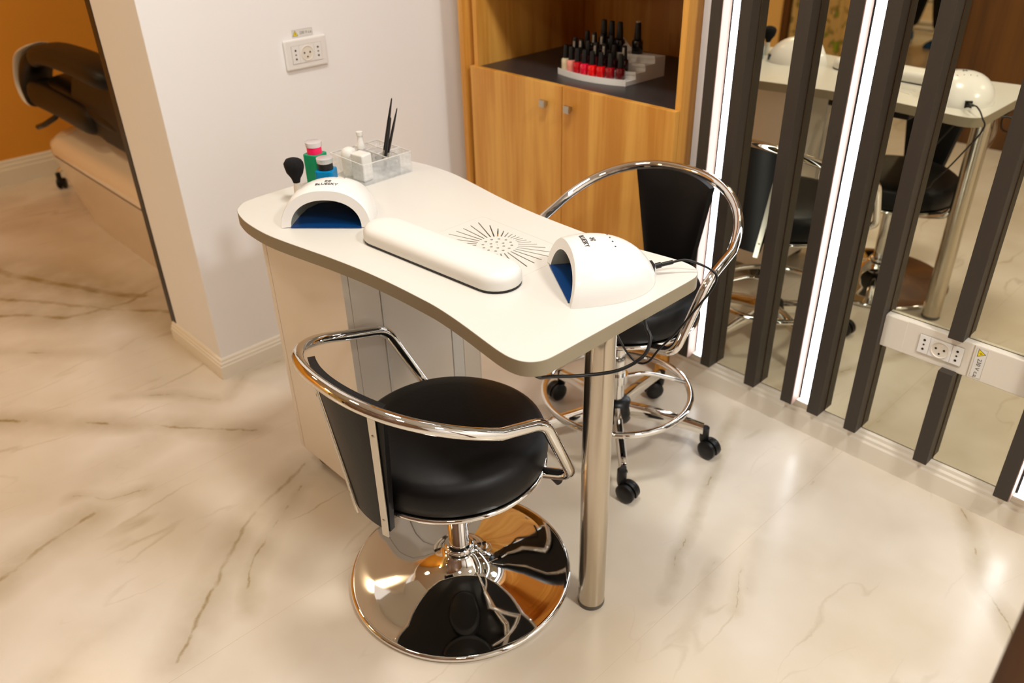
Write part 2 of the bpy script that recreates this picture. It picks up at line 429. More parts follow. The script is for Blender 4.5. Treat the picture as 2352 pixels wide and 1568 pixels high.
# ceiling downlights
for i, (x, y, d, wt, colr) in enumerate(DOWNLIGHTS):
    where = ['above the manicure table', 'over the floor right of the table', 'above the floor left of the front chair', 'just behind the camera',
             'in the orange room near the opening', 'deep in the orange room', 'set near the yellow wall to brighten it', 'at the far rear of the salon'][i]
    t = thing('ceiling_downlight', 'round white recessed ceiling downlight ' + where, 'light', (x, y, CEIL), 0, 'ceiling downlights')
    b = bmesh.new(); lathe(b, [(d / 2, -0.002), (d / 2 + 0.02, -0.004), (d / 2 + 0.025, -0.014), (d / 2 + 0.002, -0.018), (d / 2, -0.014)], 40)
    obj('trim_ring', b, M_WHITE, t, True)
    ld = bpy.data.lights.new('downlight', 'AREA'); ld.shape = 'DISK'; ld.size = d; ld.energy = wt; ld.color = colr
    lo = link(bpy.data.objects.new('lamp', ld)); lo.parent = t; lo.location = (0, 0, -0.022)

# ================================================================== MIRROR WALL
SLATS = [(-1.222, -1.190, 'leftmost, against the white wall beside the oak cabinet'),
         (-1.140, -1.108, 'right of the first light strip'),
         (-0.989, -0.956, 'standing alone between the first and middle light strips'),
         (-0.871, -0.838, 'touching the middle light strip on its left'),
         (-0.790, -0.757, 'touching the middle light strip on its right'),
         (-0.683, -0.650, 'at the left end of the white socket rail'),
         (-0.497, -0.463, ''),
         (-0.305, -0.272, 'cut by the right edge of the picture near the floor'),
         (-0.225, -0.192, 'right of the last light strip'), (-0.07, -0.037, 'second beyond the last light strip'), (0.09, 0.123, 'farthest right along the mirror wall')]
RZ0, RZ1 = 0.358, 0.447
SL_Y0 = MIR_Y - 0.040
TOP = 2.50
for i, (a, b_, wh) in enumerate(SLATS):
    if i == 6:
        tag(obj('wall_slat', bx(a, b_, SL_Y0, MIR_Y + 0.004, RZ1 + 0.004, TOP), M_SLAT, bevel=0.0012), 'dark vertical slat ending just above the white socket rail', 'slat', 'dark slats on the mirror wall')
        tag(obj('wall_slat', bx(a, b_, SL_Y0, MIR_Y + 0.004, 0.092, RZ0 + 0.003), M_SLAT, bevel=0.0012), 'short dark vertical slat standing under the white socket rail', 'slat', 'dark slats on the mirror wall')
    else:
        tag(obj('wall_slat', bx(a, b_, SL_Y0, MIR_Y + 0.004, 0.092, TOP), M_SLAT, bevel=0.0012), 'tall dark vertical slat ' + wh, 'slat', 'dark slats on the mirror wall')
LEDS = [(0, 1, 'nearest the oak cabinet'), (3, 4, 'in the middle of the mirror wall'), (7, 8, 'at the right edge of the picture')]
for i0, i1, wh in LEDS:
    a, b_ = SLATS[i0][1], SLATS[i1][0]
    t = thing('led_light_strip', 'bright white vertical light strip ' + wh, 'light', (a, MIR_Y, 0.092), 0, 'light strips in the mirror wall')
    obj('lit_slat_side', bx(0.0003, 0.0022, -0.0385, 0.0, 0.0, TOP - 0.092), M_LIT_SIDE, t)  # thin skin on the slat side, LED glow put into its colour
    obj('diffuser', bx(0.0085, b_ - a - 0.0005, -0.004, 0.002, 0.006, TOP - 0.10), M_LED, t, bevel=0.002)
    obj('channel', bx(0.0022, b_ - a, 0.002, 0.004, 0.0, TOP - 0.092), M_BLACK, t)
    obj('end_cap', bx(0.0022, b_ - a - 0.0003, -0.0135, 0.002, 0.0, 0.0055), M_RAIL, t)
GAPS = [(1, 2), (2, 3), (4, 5), (5, 6), (6, 7), (8, 9), (9, 10)]
for i0, i1 in GAPS:
    a, b_ = SLATS[i0][1], SLATS[i1][0]
    spans = [(0.092, TOP, '')] if i1 <= 5 or i1 > 7 else [(0.092, RZ0 - 0.001, 'below the socket rail'), (RZ1 + 0.001, TOP, 'above the socket rail')]
    for z0, z1, wh in spans:
        nm = {(1, 2): 'tall narrow mirror pane right of the first light strip', (2, 3): 'tall narrow mirror pane left of the middle light strip', (4, 5): 'tall narrow mirror pane right of the middle light strip',
              (5, 6): 'mirror pane reflecting the table leg ' + wh if wh.startswith('above') else 'small low mirror pane left of the short slat', (6, 7): 'wider mirror pane left of the slat cut by the picture edge, ' + wh,
              (8, 9): 'tall mirror pane beyond the last light strip', (9, 10): 'last tall mirror pane at the far right'}[(i0, i1)]
        t = thing('mirror_pane', nm, 'mirror', (a, MIR_Y, z0), 0, 'mirror panes between the slats')
        obj('backing_board', bx(0.0002, b_ - a - 0.0002, 0.0015, 0.006, 0, z1 - z0), M_BACK, t)
        obj('glass', bx(0.0022, b_ - a - 0.0012, -0.001, 0.0015, 0.0015, z1 - z0 - 0.0015), M_MIRROR, t)

# socket rail (cable trunking) across the mirror
rail = thing('socket_rail', 'long white cable trunking across the mirror wall with a triple socket', 'socket rail', (-0.65, MIR_Y, RZ0))
RL = 0.343
obj('trunking', bx(0.0003, RL, -0.018, 0.006, 0.0, RZ1 - RZ0), M_RAIL, rail, bevel=0.0025)
obj('end_cover', bx(0.0003, 0.055, -0.0195, -0.0175, 0.002, RZ1 - RZ0 - 0.002), M_RAIL, rail, bevel=0.001)
obj('joint_cover', bx(0.208, 0.2095, -0.0192, -0.0178, 0.002, RZ1 - RZ0 - 0.002), M_NICKEL, rail)

def hole_disc(parent, x, z, r, y, name='pin_hole', n=16, axis='y'):
    b = bmesh.new()
    ring = [b.verts.new((x + r * cos(2 * pi * i / n), y, z + r * sin(2 * pi * i / n))) for i in range(n)]
    ring2 = [b.verts.new((x + r * cos(2 * pi * i / n), y + 0.0006, z + r * sin(2 * pi * i / n))) for i in range(n)]
    b.faces.new(ring); b.faces.new(ring2)
    for i in range(n): b.faces.new((ring[i], ring[(i + 1) % n], ring2[(i + 1) % n], ring2[i]))
    return obj(name, b, M_HOLE, parent)

def socket_module(parent, x0, w, h, zc, y, kind):
    """module plate in the xz plane facing -y"""
    md = obj('socket_module', bx(x0, x0 + w, y - 0.0015, y, zc - h / 2, zc + h / 2), M_WHITE, parent, bevel=0.0008)
    fr = bmesh.new()
    for a in ((x0 - 0.0005, x0, zc - h / 2, zc + h / 2), (x0 + w, x0 + w + 0.0005, zc - h / 2, zc + h / 2), (x0, x0 + w, zc + h / 2, zc + h / 2 + 0.0005), (x0, x0 + w, zc - h / 2 - 0.0005, zc - h / 2)):
        box(fr, a[0], a[1], y - 0.0006, y, a[2], a[3])
    obj('gap_line', fr, M_NICKEL, md)
    xc = x0 + w / 2
    if kind == 'I':
        for dz, r in ((0.012, 0.0029), (0, 0.0022), (-0.012, 0.0029)): hole_disc(md, xc, zc + dz, r, y - 0.0022)
    else:
        b = bmesh.new(); prof = [(0.0215, 0.0), (0.0205, -0.0022), (0.0195, -0.0014), (0.0185, 0.0006), (0.0, 0.0008)]
        mt = Matrix.Translation((xc, y - 0.0020, zc)) @ Matrix.Rotation(pi / 2, 4, 'X') @ Matrix.Scale(-1, 4, (0, 0, 1))
        # bowl ring standing proud with a recessed floor
        lathe(b, [(0.0, 0.0004), (0.0185, 0.0004), (0.0195, 0.0018), (0.0212, 0.0018), (0.0218, 0.0)], 40, mt=Matrix.Translation((xc, y - 0.0014, zc)) @ Matrix.Rotation(pi / 2, 4, 'X'))
        obj('socket_bowl', b, M_RAIL, md, True, angle=30)
        for dx in (-0.0095, 0.0095): hole_disc(md, xc + dx, zc + 0.002, 0.0026, y - 0.0026)
        hole_disc(md, xc, zc - 0.010, 0.0024, y - 0.0026)
    return md
socket_module(rail, 0.089, 0.025, 0.048, 0.045, -0.0195, 'I')
socket_module(rail, 0.1145, 0.050, 0.048, 0.045, -0.0195, 'S')
socket_module(rail, 0.165, 0.025, 0.048, 0.045, -0.0195, 'I')

def warning_label(parent, mt, length=0.075, wdt=0.026, txt='230 V c.a.', along=True, ts=0.0135):
    """sticker in local xy (x along), z up = outward; mt places it"""
    lb = obj('warning_sticker', bx(-length / 2, length / 2, -wdt / 2, wdt / 2, 0, 0.0003, mt=mt), M_MATTE, parent)
    fr = bmesh.new(); e = 0.0005
    for a in ((-length / 2, length / 2, wdt / 2 - e, wdt / 2), (-length / 2, length / 2, -wdt / 2, -wdt / 2 + e), (-length / 2, -length / 2 + e, -wdt / 2, wdt / 2), (length / 2 - e, length / 2, -wdt / 2, wdt / 2)):
        box(fr, a[0], a[1], a[2], a[3], 0.0003, 0.0005, mt=mt)
    obj('border_line', fr, M_NICKEL, lb)
    cx = -length / 2 + wdt * 0.48; s = wdt * 0.44
    def tri(k, z0, z1, m, nm):
        b = bmesh.new(); pts = [(cx + s * k * cos(a), -s * 0.18 + s * k * sin(a)) for a in (pi / 2, pi / 2 + 2 * pi / 3, pi / 2 + 4 * pi / 3)]
        prism(b, pts, z0, z1)
        for v in b.verts: v.co = mt @ v.co
        obj(nm, b, m, lb)
    tri(1.12, 0.0004, 0.0006, M_INK, 'triangle_edge'); tri(0.92, 0.0006, 0.0008, M_YEL, 'yellow_triangle')
    b = bmesh.new(); k = s * 0.1
    prism(b, [(cx + p[0] * k, -s * 0.18 + p[1] * k) for p in ((1, 5), (-1.6, 0), (0.2, 0.3), (-0.6, -3.4), (2.0, 1.2), (0.2, 1.0))], 0.0008, 0.001)
    for v in b.verts: v.co = mt @ v.co
    obj('lightning_bolt', b, M_INK, lb)
    b = text_mesh(txt, ts, 'voltage_text')
    for v in b.verts: v.co = mt @ (Vector((v.co.x + length * 0.17, v.co.y, 0.0007)))
    obj('voltage_text', b, M_INK, lb)
    return lb
# on the rail the sticker runs downwards
mt = Matrix.Translation((0.226, -0.0182, 0.0445)) @ Matrix.Rotation(pi / 2, 4, 'X') @ Matrix.Rotation(-pi / 2, 4, 'Z')
warning_label(rail, mt, 0.076, 0.024, '230 V c.a.', ts=0.013)

# wall socket on the left wall (faces +x): build facing -y then turn
ws = thing('wall_socket', 'white wall socket plate high on the left wall under a small warning sticker', 'socket', (XW, 1.303, 0.934), pi / 2)
b = bx(-0.071, 0.071, -0.011, 0, -0.043, 0.043); obj('cover_plate', b, M_WHITE, ws, bevel=0.006, seg=3)
socket_module(ws, -0.0502, 0.025, 0.05, 0.0, -0.0112, 'I'); socket_module(ws, -0.025, 0.050, 0.05, 0.0, -0.0112, 'S'); socket_module(ws, 0.0252, 0.025, 0.05, 0.0, -0.0112, 'I')
ss = thing('warning_label', 'small clear sticker with a yellow triangle on the wall above the socket', 'sticker', (XW, 1.303, 0.990), pi / 2)
warning_label(ss, Matrix.Translation((0, -0.0002, 0)) @ Matrix.Rotation(pi / 2, 4, 'X'), 0.068, 0.021, '230 V c.a.', ts=0.0105)

# ================================================================== OAK CABINET
cab = thing('oak_cabinet', 'tall oak cabinet with an open niche above two doors', 'cabinet', (-2.093, 1.80, 0))
CW, CD, CHH = 0.820, 0.55, 2.45
obj('side_panel', bx(0, 0.018, 0.02, CD, 0, CHH), M_WOOD, cab, bevel=0.0008)
sp = obj('side_panel', bx(CW - 0.018, CW, 0.02, CD, 0, CHH), M_WOOD, cab, bevel=0.0008)
obj('side_panel', bx(-0.042, -0.022, -0.004, CD, 0, CHH), M_WOOD, cab, bevel=0.0008)
obj('filler_strip', bx(-0.022, 0, 0.045, 0.06, 0, CHH), M_WOOD, cab)
obj('back_panel', bx(0.018, CW - 0.018, CD - 0.012, CD, 0, CHH), M_WOOD, cab)
obj('niche_shelf', bx(0.0182, CW - 0.0182, 0.021, CD - 0.0125, 0.805, 0.832), M_DARKTOP, cab, bevel=0.001)
obj('added_shade_shelf', bx(0.0182, CW - 0.0182, 0.021, CD - 0.0125, 1.118, 1.138), M_WOOD, cab)  # unseen shelf added low over the niche to keep its inside dark
obj('top_panel', bx(0.0182, CW - 0.0182, 0.021, CD - 0.0125, CHH - 0.02, CHH), M_WOOD, cab)
obj('plinth', bx(0.0182, CW - 0.0182, 0.06, 0.075, 0, 0.08), M_WOOD, cab)
for x0, x1, kx in ((0.001, 0.4085, 0.346), (0.4115, CW - 0.001, 0.446)):
    d = obj('door', bx(x0, x1, 0.0, 0.0185, 0.085, 0.835), M_WOOD, cab, bevel=0.001)
    k = bmesh.new(); box(k, kx - 0.011, kx + 0.011, -0.022, -0.012, 0.766, 0.788); box(k, kx - 0.006, kx + 0.006, -0.014, 0.0, 0.771, 0.783)
    obj('knob', k, M_NICKEL, d, bevel=0.001)

# polish display stand on the niche shelf
SHZ = 0.832
st = thing('polish_display_stand', 'white stepped display stand for nail polish on the dark niche shelf', 'display stand', (-1.680, 1.925, SHZ), radians(3))
def fan(y0, y1, bulge, wf, wb, k=14):
    front = [(-wf + 2 * wf * i / k, y0 - bulge * (1 - ((-1 + 2 * i / k) ** 2))) for i in range(k + 1)]
    return front + [(wb, y1), (-wb, y1)]
TZ = [0.012, 0.028, 0.044, 0.060]
for k, z in enumerate(TZ):
    y0 = 0.0 + 0.042 * k; f = y0 / 0.17
    wf = 0.130 + 0.016 * f
    y1 = y0 + 0.0418 if k < 3 else 0.172
    wb = 0.130 + 0.016 * y1 / 0.17
    pts = fan(y0, y1, 0.024, wf, wb)
    # back edge follows the same curve as the next front so that the steps meet
    if k < 3:
        pts = pts[:15] + [(p[0] * (wb / wf), p[1] + 0.0419) for p in reversed(pts[:15])]
    b = bmesh.new(); prism(b, pts, 0, z); obj('step', b, M_MATTE, st)
    b = bmesh.new(); lip = [(p[0], p[1] - 0.0022) for p in pts[:15]]; lo = [(p[0], p[1] - 0.0002) for p in reversed(pts[:15])]
    prism(b, lip + lo, 0 if k == 0 else z - 0.003, z + 0.006); obj('front_lip', b, M_MATTE, st)

def polish_bottle(x, y, z, rgb, label, group, decal=None, big=1.0, rot=0.0):
    t = thing('nail_polish_bottle', label, 'nail polish', (x, y, z), rot, group)
    key = 'polish_%d_%d_%d' % rgb
    m = bpy.data.materials.get(key) or mat(key, rgb, 0.12, coat=0.5, vary=0.02)
    b = bmesh.new(); n = 24; rings = []
    prof = [(0.0, 0.0), (0.011, 0.0), (0.0125, 0.002), (0.0127, 0.026), (0.0115, 0.031), (0.0065, 0.034), (0.0, 0.034)]
    lathe(b, [(r * big, h * big) for r, h in prof], n)
    for v in b.verts:      # softly squared section
        a = math.atan2(v.co.y, v.co.x); k = 1 + 0.10 * abs(sin(2 * a)); v.co.x *= k; v.co.y *= k
    obj('bottle', b, m, t, True, angle=40)
    b = bmesh.new(); lathe(b, [(r * big, h * big) for r, h in [(0.0, 0.034), (0.0088, 0.034), (0.0088, 0.036), (0.0068, 0.070), (0.0060, 0.0725), (0.0, 0.073)]], 20)
    c = obj('cap', b, M_BLACK, t, True, angle=40)
    if decal:
        h0, h1 = decal; b = bmesh.new()
        for i in range(6):
            a0 = -pi * 0.62 + 0.16 * i; pts = []
            for a, h in ((a0, h0), (a0 + 0.16, h0), (a0 + 0.16, h1), (a0, h1)):
                rr = (0.0088 - (h - 0.036) / 0.034 * 0.002 + 0.00025) * big
                pts.append(b.verts.new((rr * cos(a), rr * sin(a), h * big)))
            b.faces.new(pts)
        bmesh.ops.solidify(b, geom=b.faces[:], thickness=-0.0001)
        obj('cap_label', b, M_RAIL, c)
    return t
ca, sa = cos(radians(3)), sin(radians(3))
def on_stand(u, row, dy=0.0):
    x = u * (0.130 + 0.016 * (0.042 * row) / 0.17) * 0.90
    y = 0.042 * row + 0.021 - 0.024 * (1 - u * u) + dy
    return (-1.680 + x * ca - y * sa, 1.925 + x * sa + y * ca, SHZ + TZ[row] + 0.0004)
ROW1 = [((226, 208, 168), 'cream'), ((240, 150, 130), 'pale pink'), ((196, 6, 22), 'deep red'), ((222, 12, 52), 'crimson'), ((236, 10, 14), 'bright scarlet'),
        ((214, 8, 12), 'red'), ((150, 6, 18), 'dark red'), ((96, 4, 12), 'maroon')]
for i, (rgb, nm) in enumerate(ROW1):
    u = -1 + 0.262 * i
    place = 'at the left end' if i == 0 else ('at the right end' if i == 7 else '%s from the left' % ['', 'second', 'third', 'fourth', 'fifth', 'sixth', 'seventh'][i])
    polish_bottle(*on_stand(u, 0), rgb, '%s nail polish with black cap, front row, %s' % (nm, place), 'front row of nail polishes')
for i, (rgb, dc) in enumerate([((60, 20, 24), (0.044, 0.062)), ((70, 40, 36), (0.05, 0.068)), ((52, 14, 20), None), ((84, 24, 30), (0.040, 0.064)), ((46, 12, 16), (0.042, 0.066)), ((60, 18, 22), None), ((40, 12, 14), (0.046, 0.068))]):
    polish_bottle(*on_stand(-0.93 + 0.27 * i, 1), rgb, 'dark nail polish with black cap in the second row, %s' % ['left end', 'second from left', 'third from left', 'fourth from left', 'fifth from left', 'sixth from left', 'right end beside empty steps'][i], 'second row of nail polishes', dc)
for i in range(4):
    polish_bottle(*on_stand(-0.75 + 0.28 * i, 2), (30, 14, 16), 'dark nail polish with black cap in the third row, %s' % ['leftmost', 'second', 'third', 'rightmost'][i], 'third row of nail polishes', (0.044, 0.066) if i in (1, 2) else None)
for i in range(3):
    polish_bottle(*on_stand(-0.42 + 0.25 * i, 3, 0.0), (18, 12, 12), 'tall black-capped polish at the top of the white stand, %s of three' % ['left', 'middle', 'right'][i], 'tall polishes on the top step', None, 1.22)
lone = polish_bottle(*on_stand(0.50, 3, 0.012), (16, 12, 12), 'lone black nail polish with pale cap top on the right of the top step', 'tall polishes on the top step', None, 1.25)
b = bmesh.new(); lathe(b, [(0, 0.0912), (0.0074, 0.0912), (0.0072, 0.0935), (0, 0.0938)], 20); obj('pale_cap_top', b, M_RAIL, lone, True, angle=30)
mt = Matrix.Rotation(radians(28), 4, 'Y')
cd_ = obj('display_card', bx(-0.030, 0.030, -0.010, 0.010, 0, 0.012, mt=mt), M_MATTE, bevel=0.001)
p = on_stand(0.18, 3, 0.01); cd_.location = (p[0], p[1], p[2] + 0.0145); cd_.rotation_euler = (0, 0, radians(-18))
tag(cd_, 'small white block lying tilted on the top step beside the tall bottles', 'block')

# ================================================================== MANICURE TABLE
TZ1, TZ0 = 0.754, 0.726
HALF = [(-1.744, 0.985), (-1.746, 0.915), (-1.744, 0.832), (-1.738, 0.790), (-1.722, 0.768), (-1.698, 0.749), (-1.645, 0.7345), (-1.593, 0.729), (-1.53, 0.729), (-1.47, 0.736), (-1.399, 0.7475), (-1.334, 0.758), (-1.244, 0.769), (-1.157, 0.7745),
        (-1.076, 0.776), (-1.026, 0.7755), (-0.975, 0.771), (-0.929, 0.765), (-0.87, 0.756), (-0.837, 0.7515), (-0.812, 0.7505), (-0.791, 0.7545), (-0.776, 0.764), (-0.766, 0.780), (-0.7625, 0.803), (-0.762, 0.870), (-0.762, 0.985)]
YC = 0.985
outline = [tuple(p[:2]) for p in smooth_path([(x, y, 0) for x, y in HALF], 5)]
outline = outline + [(x, 2 * YC - y - 0.0) for x, y in reversed(outline[1:-1])]
tbl = thing('manicure_table', 'white waisted manicure table on a wheeled pedestal and one steel leg', 'table', (0, 0, 0))
PX0, PX1, PY0, PY1 = -1.272, -0.998, 0.948, 1.108
FC = (-1.1365, 1.0275)
tt = sheet('tabletop', [outline, rrect(PX0, PX1, PY0, PY1, 0.012)], TZ0 + 0.0006, TZ1, M_TABLE, tbl)
# edge band round the tabletop
b = bmesh.new(); n = len(outline)
def offs(pts, d):
    out = []
    for i in range(len(pts)):
        a = Vector((*pts[i - 1], 0)); c = Vector((*pts[(i + 1) % len(pts)], 0)); t = (c - a).normalized()
        out.append((pts[i][0] + t.y * d, pts[i][1] - t.x * d))
    return out
o1 = offs(outline, 0.0007)
A0 = [b.verts.new((p[0], p[1], TZ0)) for p in outline]; A1 = [b.verts.new((p[0], p[1], TZ1 - 0.0006)) for p in outline]
B0 = [b.verts.new((p[0], p[1], TZ0)) for p in o1]; B1 = [b.verts.new((p[0], p[1], TZ1 - 0.0006)) for p in o1]
for i in range(n):
    j = (i + 1) % n
    b.faces.new((B0[i], B0[j], B1[j], B1[i])); b.faces.new((A1[i], A1[j], B1[j], B1[i])); b.faces.new((A0[i], A0[j], B0[j], B0[i])); b.faces.new((A0[i], A0[j], A1[j], A1[i]))
obj('edge_band', b, M_EDGE, tbl, True, angle=50)
# vent panel with real slots and holes
loops = [rrect(PX0 + 0.0003, PX1 - 0.0003, PY0 + 0.0003, PY1 - 0.0003, 0.0117)]
hx, hy = 0.1135, 0.0575
for i in range(36):
    a = radians(6 + 10 * i); c, s = cos(a), sin(a)
    R1 = min(hx / max(1e-6, abs(c)), hy / max(1e-6, abs(s))); R0 = 0.0425
    R1 = max(R1, R0 + 0.012); hw = 0.0014
    loops.append([(FC[0] + c * R0 + s * hw, FC[1] + s * R0 - c * hw), (FC[0] + c * R1 + s * hw, FC[1] + s * R1 - c * hw), (FC[0] + c * (R1 + hw), FC[1] + s * (R1 + hw)), (FC[0] + c * R1 - s * hw, FC[1] + s * R1 + c * hw), (FC[0] + c * R0 - s * hw, FC[1] + s * R0 + c * hw)])
for k, R, rr in ((12, 0.0295, 0.0031), (6, 0.0145, 0.0031)):
    for i in range(k):
        a = 2 * pi * (i + 0.35) / k; loops.append(circle(FC[0] + R * cos(a), FC[1] + R * sin(a), rr, 14))
loops.append(circle(FC[0], FC[1], 0.0011, 8))
vp = sheet('vent_panel', loops, TZ1 - 0.006, TZ1 - 0.00002, M_TABLE, tbl)
b = bmesh.new(); box(b, PX0 + 0.002, PX1 - 0.002, PY0 + 0.002, PY1 - 0.002, TZ0 - 0.045, TZ1 - 0.030); obj('dust_collector_box', b, M_BLACK, tbl, bevel=0.004)
# steel leg
leg = bmesh.new(); lathe(leg, [(0.0, 0.012), (0.0290, 0.012), (0.0290, TZ0 - 0.006), (0.0, TZ0 - 0.006)], 48, (-0.821, 0.986, 0)); lg = obj('leg', leg, M_STEEL, tbl, True, angle=40)
b = bmesh.new(); lathe(b, [(0, 0), (0.027, 0), (0.0295, 0.003), (0.0295, 0.0118), (0, 0.0118)], 48, (-0.821, 0.986, 0)); obj('foot_cap', b, M_RUBBER, lg, True, angle=40)
b = bmesh.new(); lathe(b, [(0, TZ0 - 0.0058), (0.05, TZ0 - 0.0058), (0.05, TZ0 - 0.0002), (0, TZ0 - 0.0002)], 40, (-0.821, 0.986, 0)); obj('mounting_plate', b, M_STEEL, lg, True, angle=40)
# pedestal
PB = 0.062
ped = obj('pedestal', bx(-1.690, -1.390, 0.812, 1.165, PB, TZ0 - 0.0005), M_GLOSS, tbl, bevel=0.0015)
obj('side_panel', bx(-1.708, -1.6905, 0.796, 1.169, PB - 0.004, TZ0 - 0.0008), M_GLOSS, ped, bevel=0.001)
obj('front_panel', bx(-1.6885, -1.370, 0.796, 0.8115, PB - 0.004, TZ0 - 0.0008), M_GLOSS, ped, bevel=0.001)
obj('edge_strip', bx(-1.3895, -1.370, 0.8125, 0.886, PB - 0.004, TZ0 - 0.001), M_GLOSS, ped, bevel=0.001)
obj('aluminium_strip', bx(-1.3895, -1.368, 0.887, 0.8915, PB - 0.004, TZ0 - 0.001), M_MATTE, ped, bevel=0.0005)
obj('door', bx(-1.3895, -1.371, 0.8925, 1.078, PB - 0.002, TZ0 - 0.003), M_GLOSS, ped, bevel=0.001)
obj('edge_strip', bx(-1.3895, -1.370, 1.0795, 1.113, PB - 0.004, TZ0 - 0.001), M_MATTE, ped, bevel=0.001)
obj('back_panel', bx(-1.6885, -1.370, 1.1655, 1.1695, PB - 0.004, TZ0 - 0.001), M_GLOSS, ped, bevel=0.001)
obj('edge_strip', bx(-1.3895, -1.370, 1.114, 1.165, PB - 0.004, TZ0 - 0.001), M_GLOSS, ped, bevel=0.001)
def small_caster(x, y, parent, ang=0.5):
    mt = Matrix.Translation((x, y, 0.026)) @ Matrix.Rotation(ang, 4, 'Z') @ Matrix.Rotation(pi / 2, 4, 'X')
    b = bmesh.new()
    for s in (-1, 1):
        lathe(b, [(0, 0.002), (0.020, 0.002), (0.0255, 0.005), (0.0258, 0.013), (0.021, 0.017), (0, 0.0172)] if s > 0 else [(0, -0.002), (0.020, -0.002), (0.0255, -0.005), (0.0258, -0.013), (0.021, -0.017), (0, -0.0172)], 28, mt=mt)
    c = obj('caster', b, M_RUBBER, parent, True, angle=40)
    b = bmesh.new(); lathe(b, [(0, 0.028), (0.006, 0.028), (0.006, 0.050), (0.02, 0.052), (0.02, PB), (0, PB)], 16, (x, y, 0)); obj('stem', b, M_NICKEL, c, True, angle=40)
for x, y in ((-1.650, 0.842), (-1.43, 0.842), (-1.650, 1.125), (-1.43, 1.125)): small_caster(x, y, ped)
# a glued cable holder under the rim
b = bx(-0.7995, -0.7775, 0.779, 0.792, TZ0 - 0.0125, TZ0 - 0.0003); obj('cable_clip', b, M_BLACK, tbl, bevel=0.002)

# ------------------------------------------------------------------ hand rest
pad = thing('hand_rest', 'long white padded hand rest lying across the near side of the table', 'hand rest', (-1.170, 0.902, TZ1), radians(4.2))
L_, R_ = 0.155, 0.0475
def stadium(k, n=16):
    return [(L_ + (R_ * k) * cos(a), (R_ * k) * sin(a)) for a in [(-pi / 2 + pi * i / n) for i in range(n + 1)]] + [(-L_ + (R_ * k) * cos(a), (R_ * k) * sin(a)) for a in [(pi / 2 + pi * i / n) for i in range(n + 1)]]
b = bmesh.new(); rings = []
for k, z in [(0.965, 0.004), (0.99, 0.0055), (1.0, 0.009), (1.0, 0.017), (0.985, 0.0225), (0.94, 0.0275), (0.85, 0.0320), (0.70, 0.0350), (0.5, 0.0368), (0.25, 0.0378), (0.02, 0.038)]:
    rings.append([b.verts.new((p[0] , p[1], z)) for p in [(q[0] if k > 0.99 else (math.copysign(L_, q[0]) + (q[0] - math.copysign(L_, q[0]))), q[1]) for q in stadium(k)]])
for a, c in zip(rings, rings[1:]):
    for i in range(len(a)): b.faces.new((a[i], a[(i + 1) % len(a)], c[(i + 1) % len(a)], c[i]))
b.faces.new(rings[0]); b.faces.new(rings[-1])
obj('cushion', b, M_MATTE, pad, True)
b = bmesh.new(); prism(b, stadium(0.985), 0.0003, 0.0042); obj('base_plate', b, M_BLACK, pad)

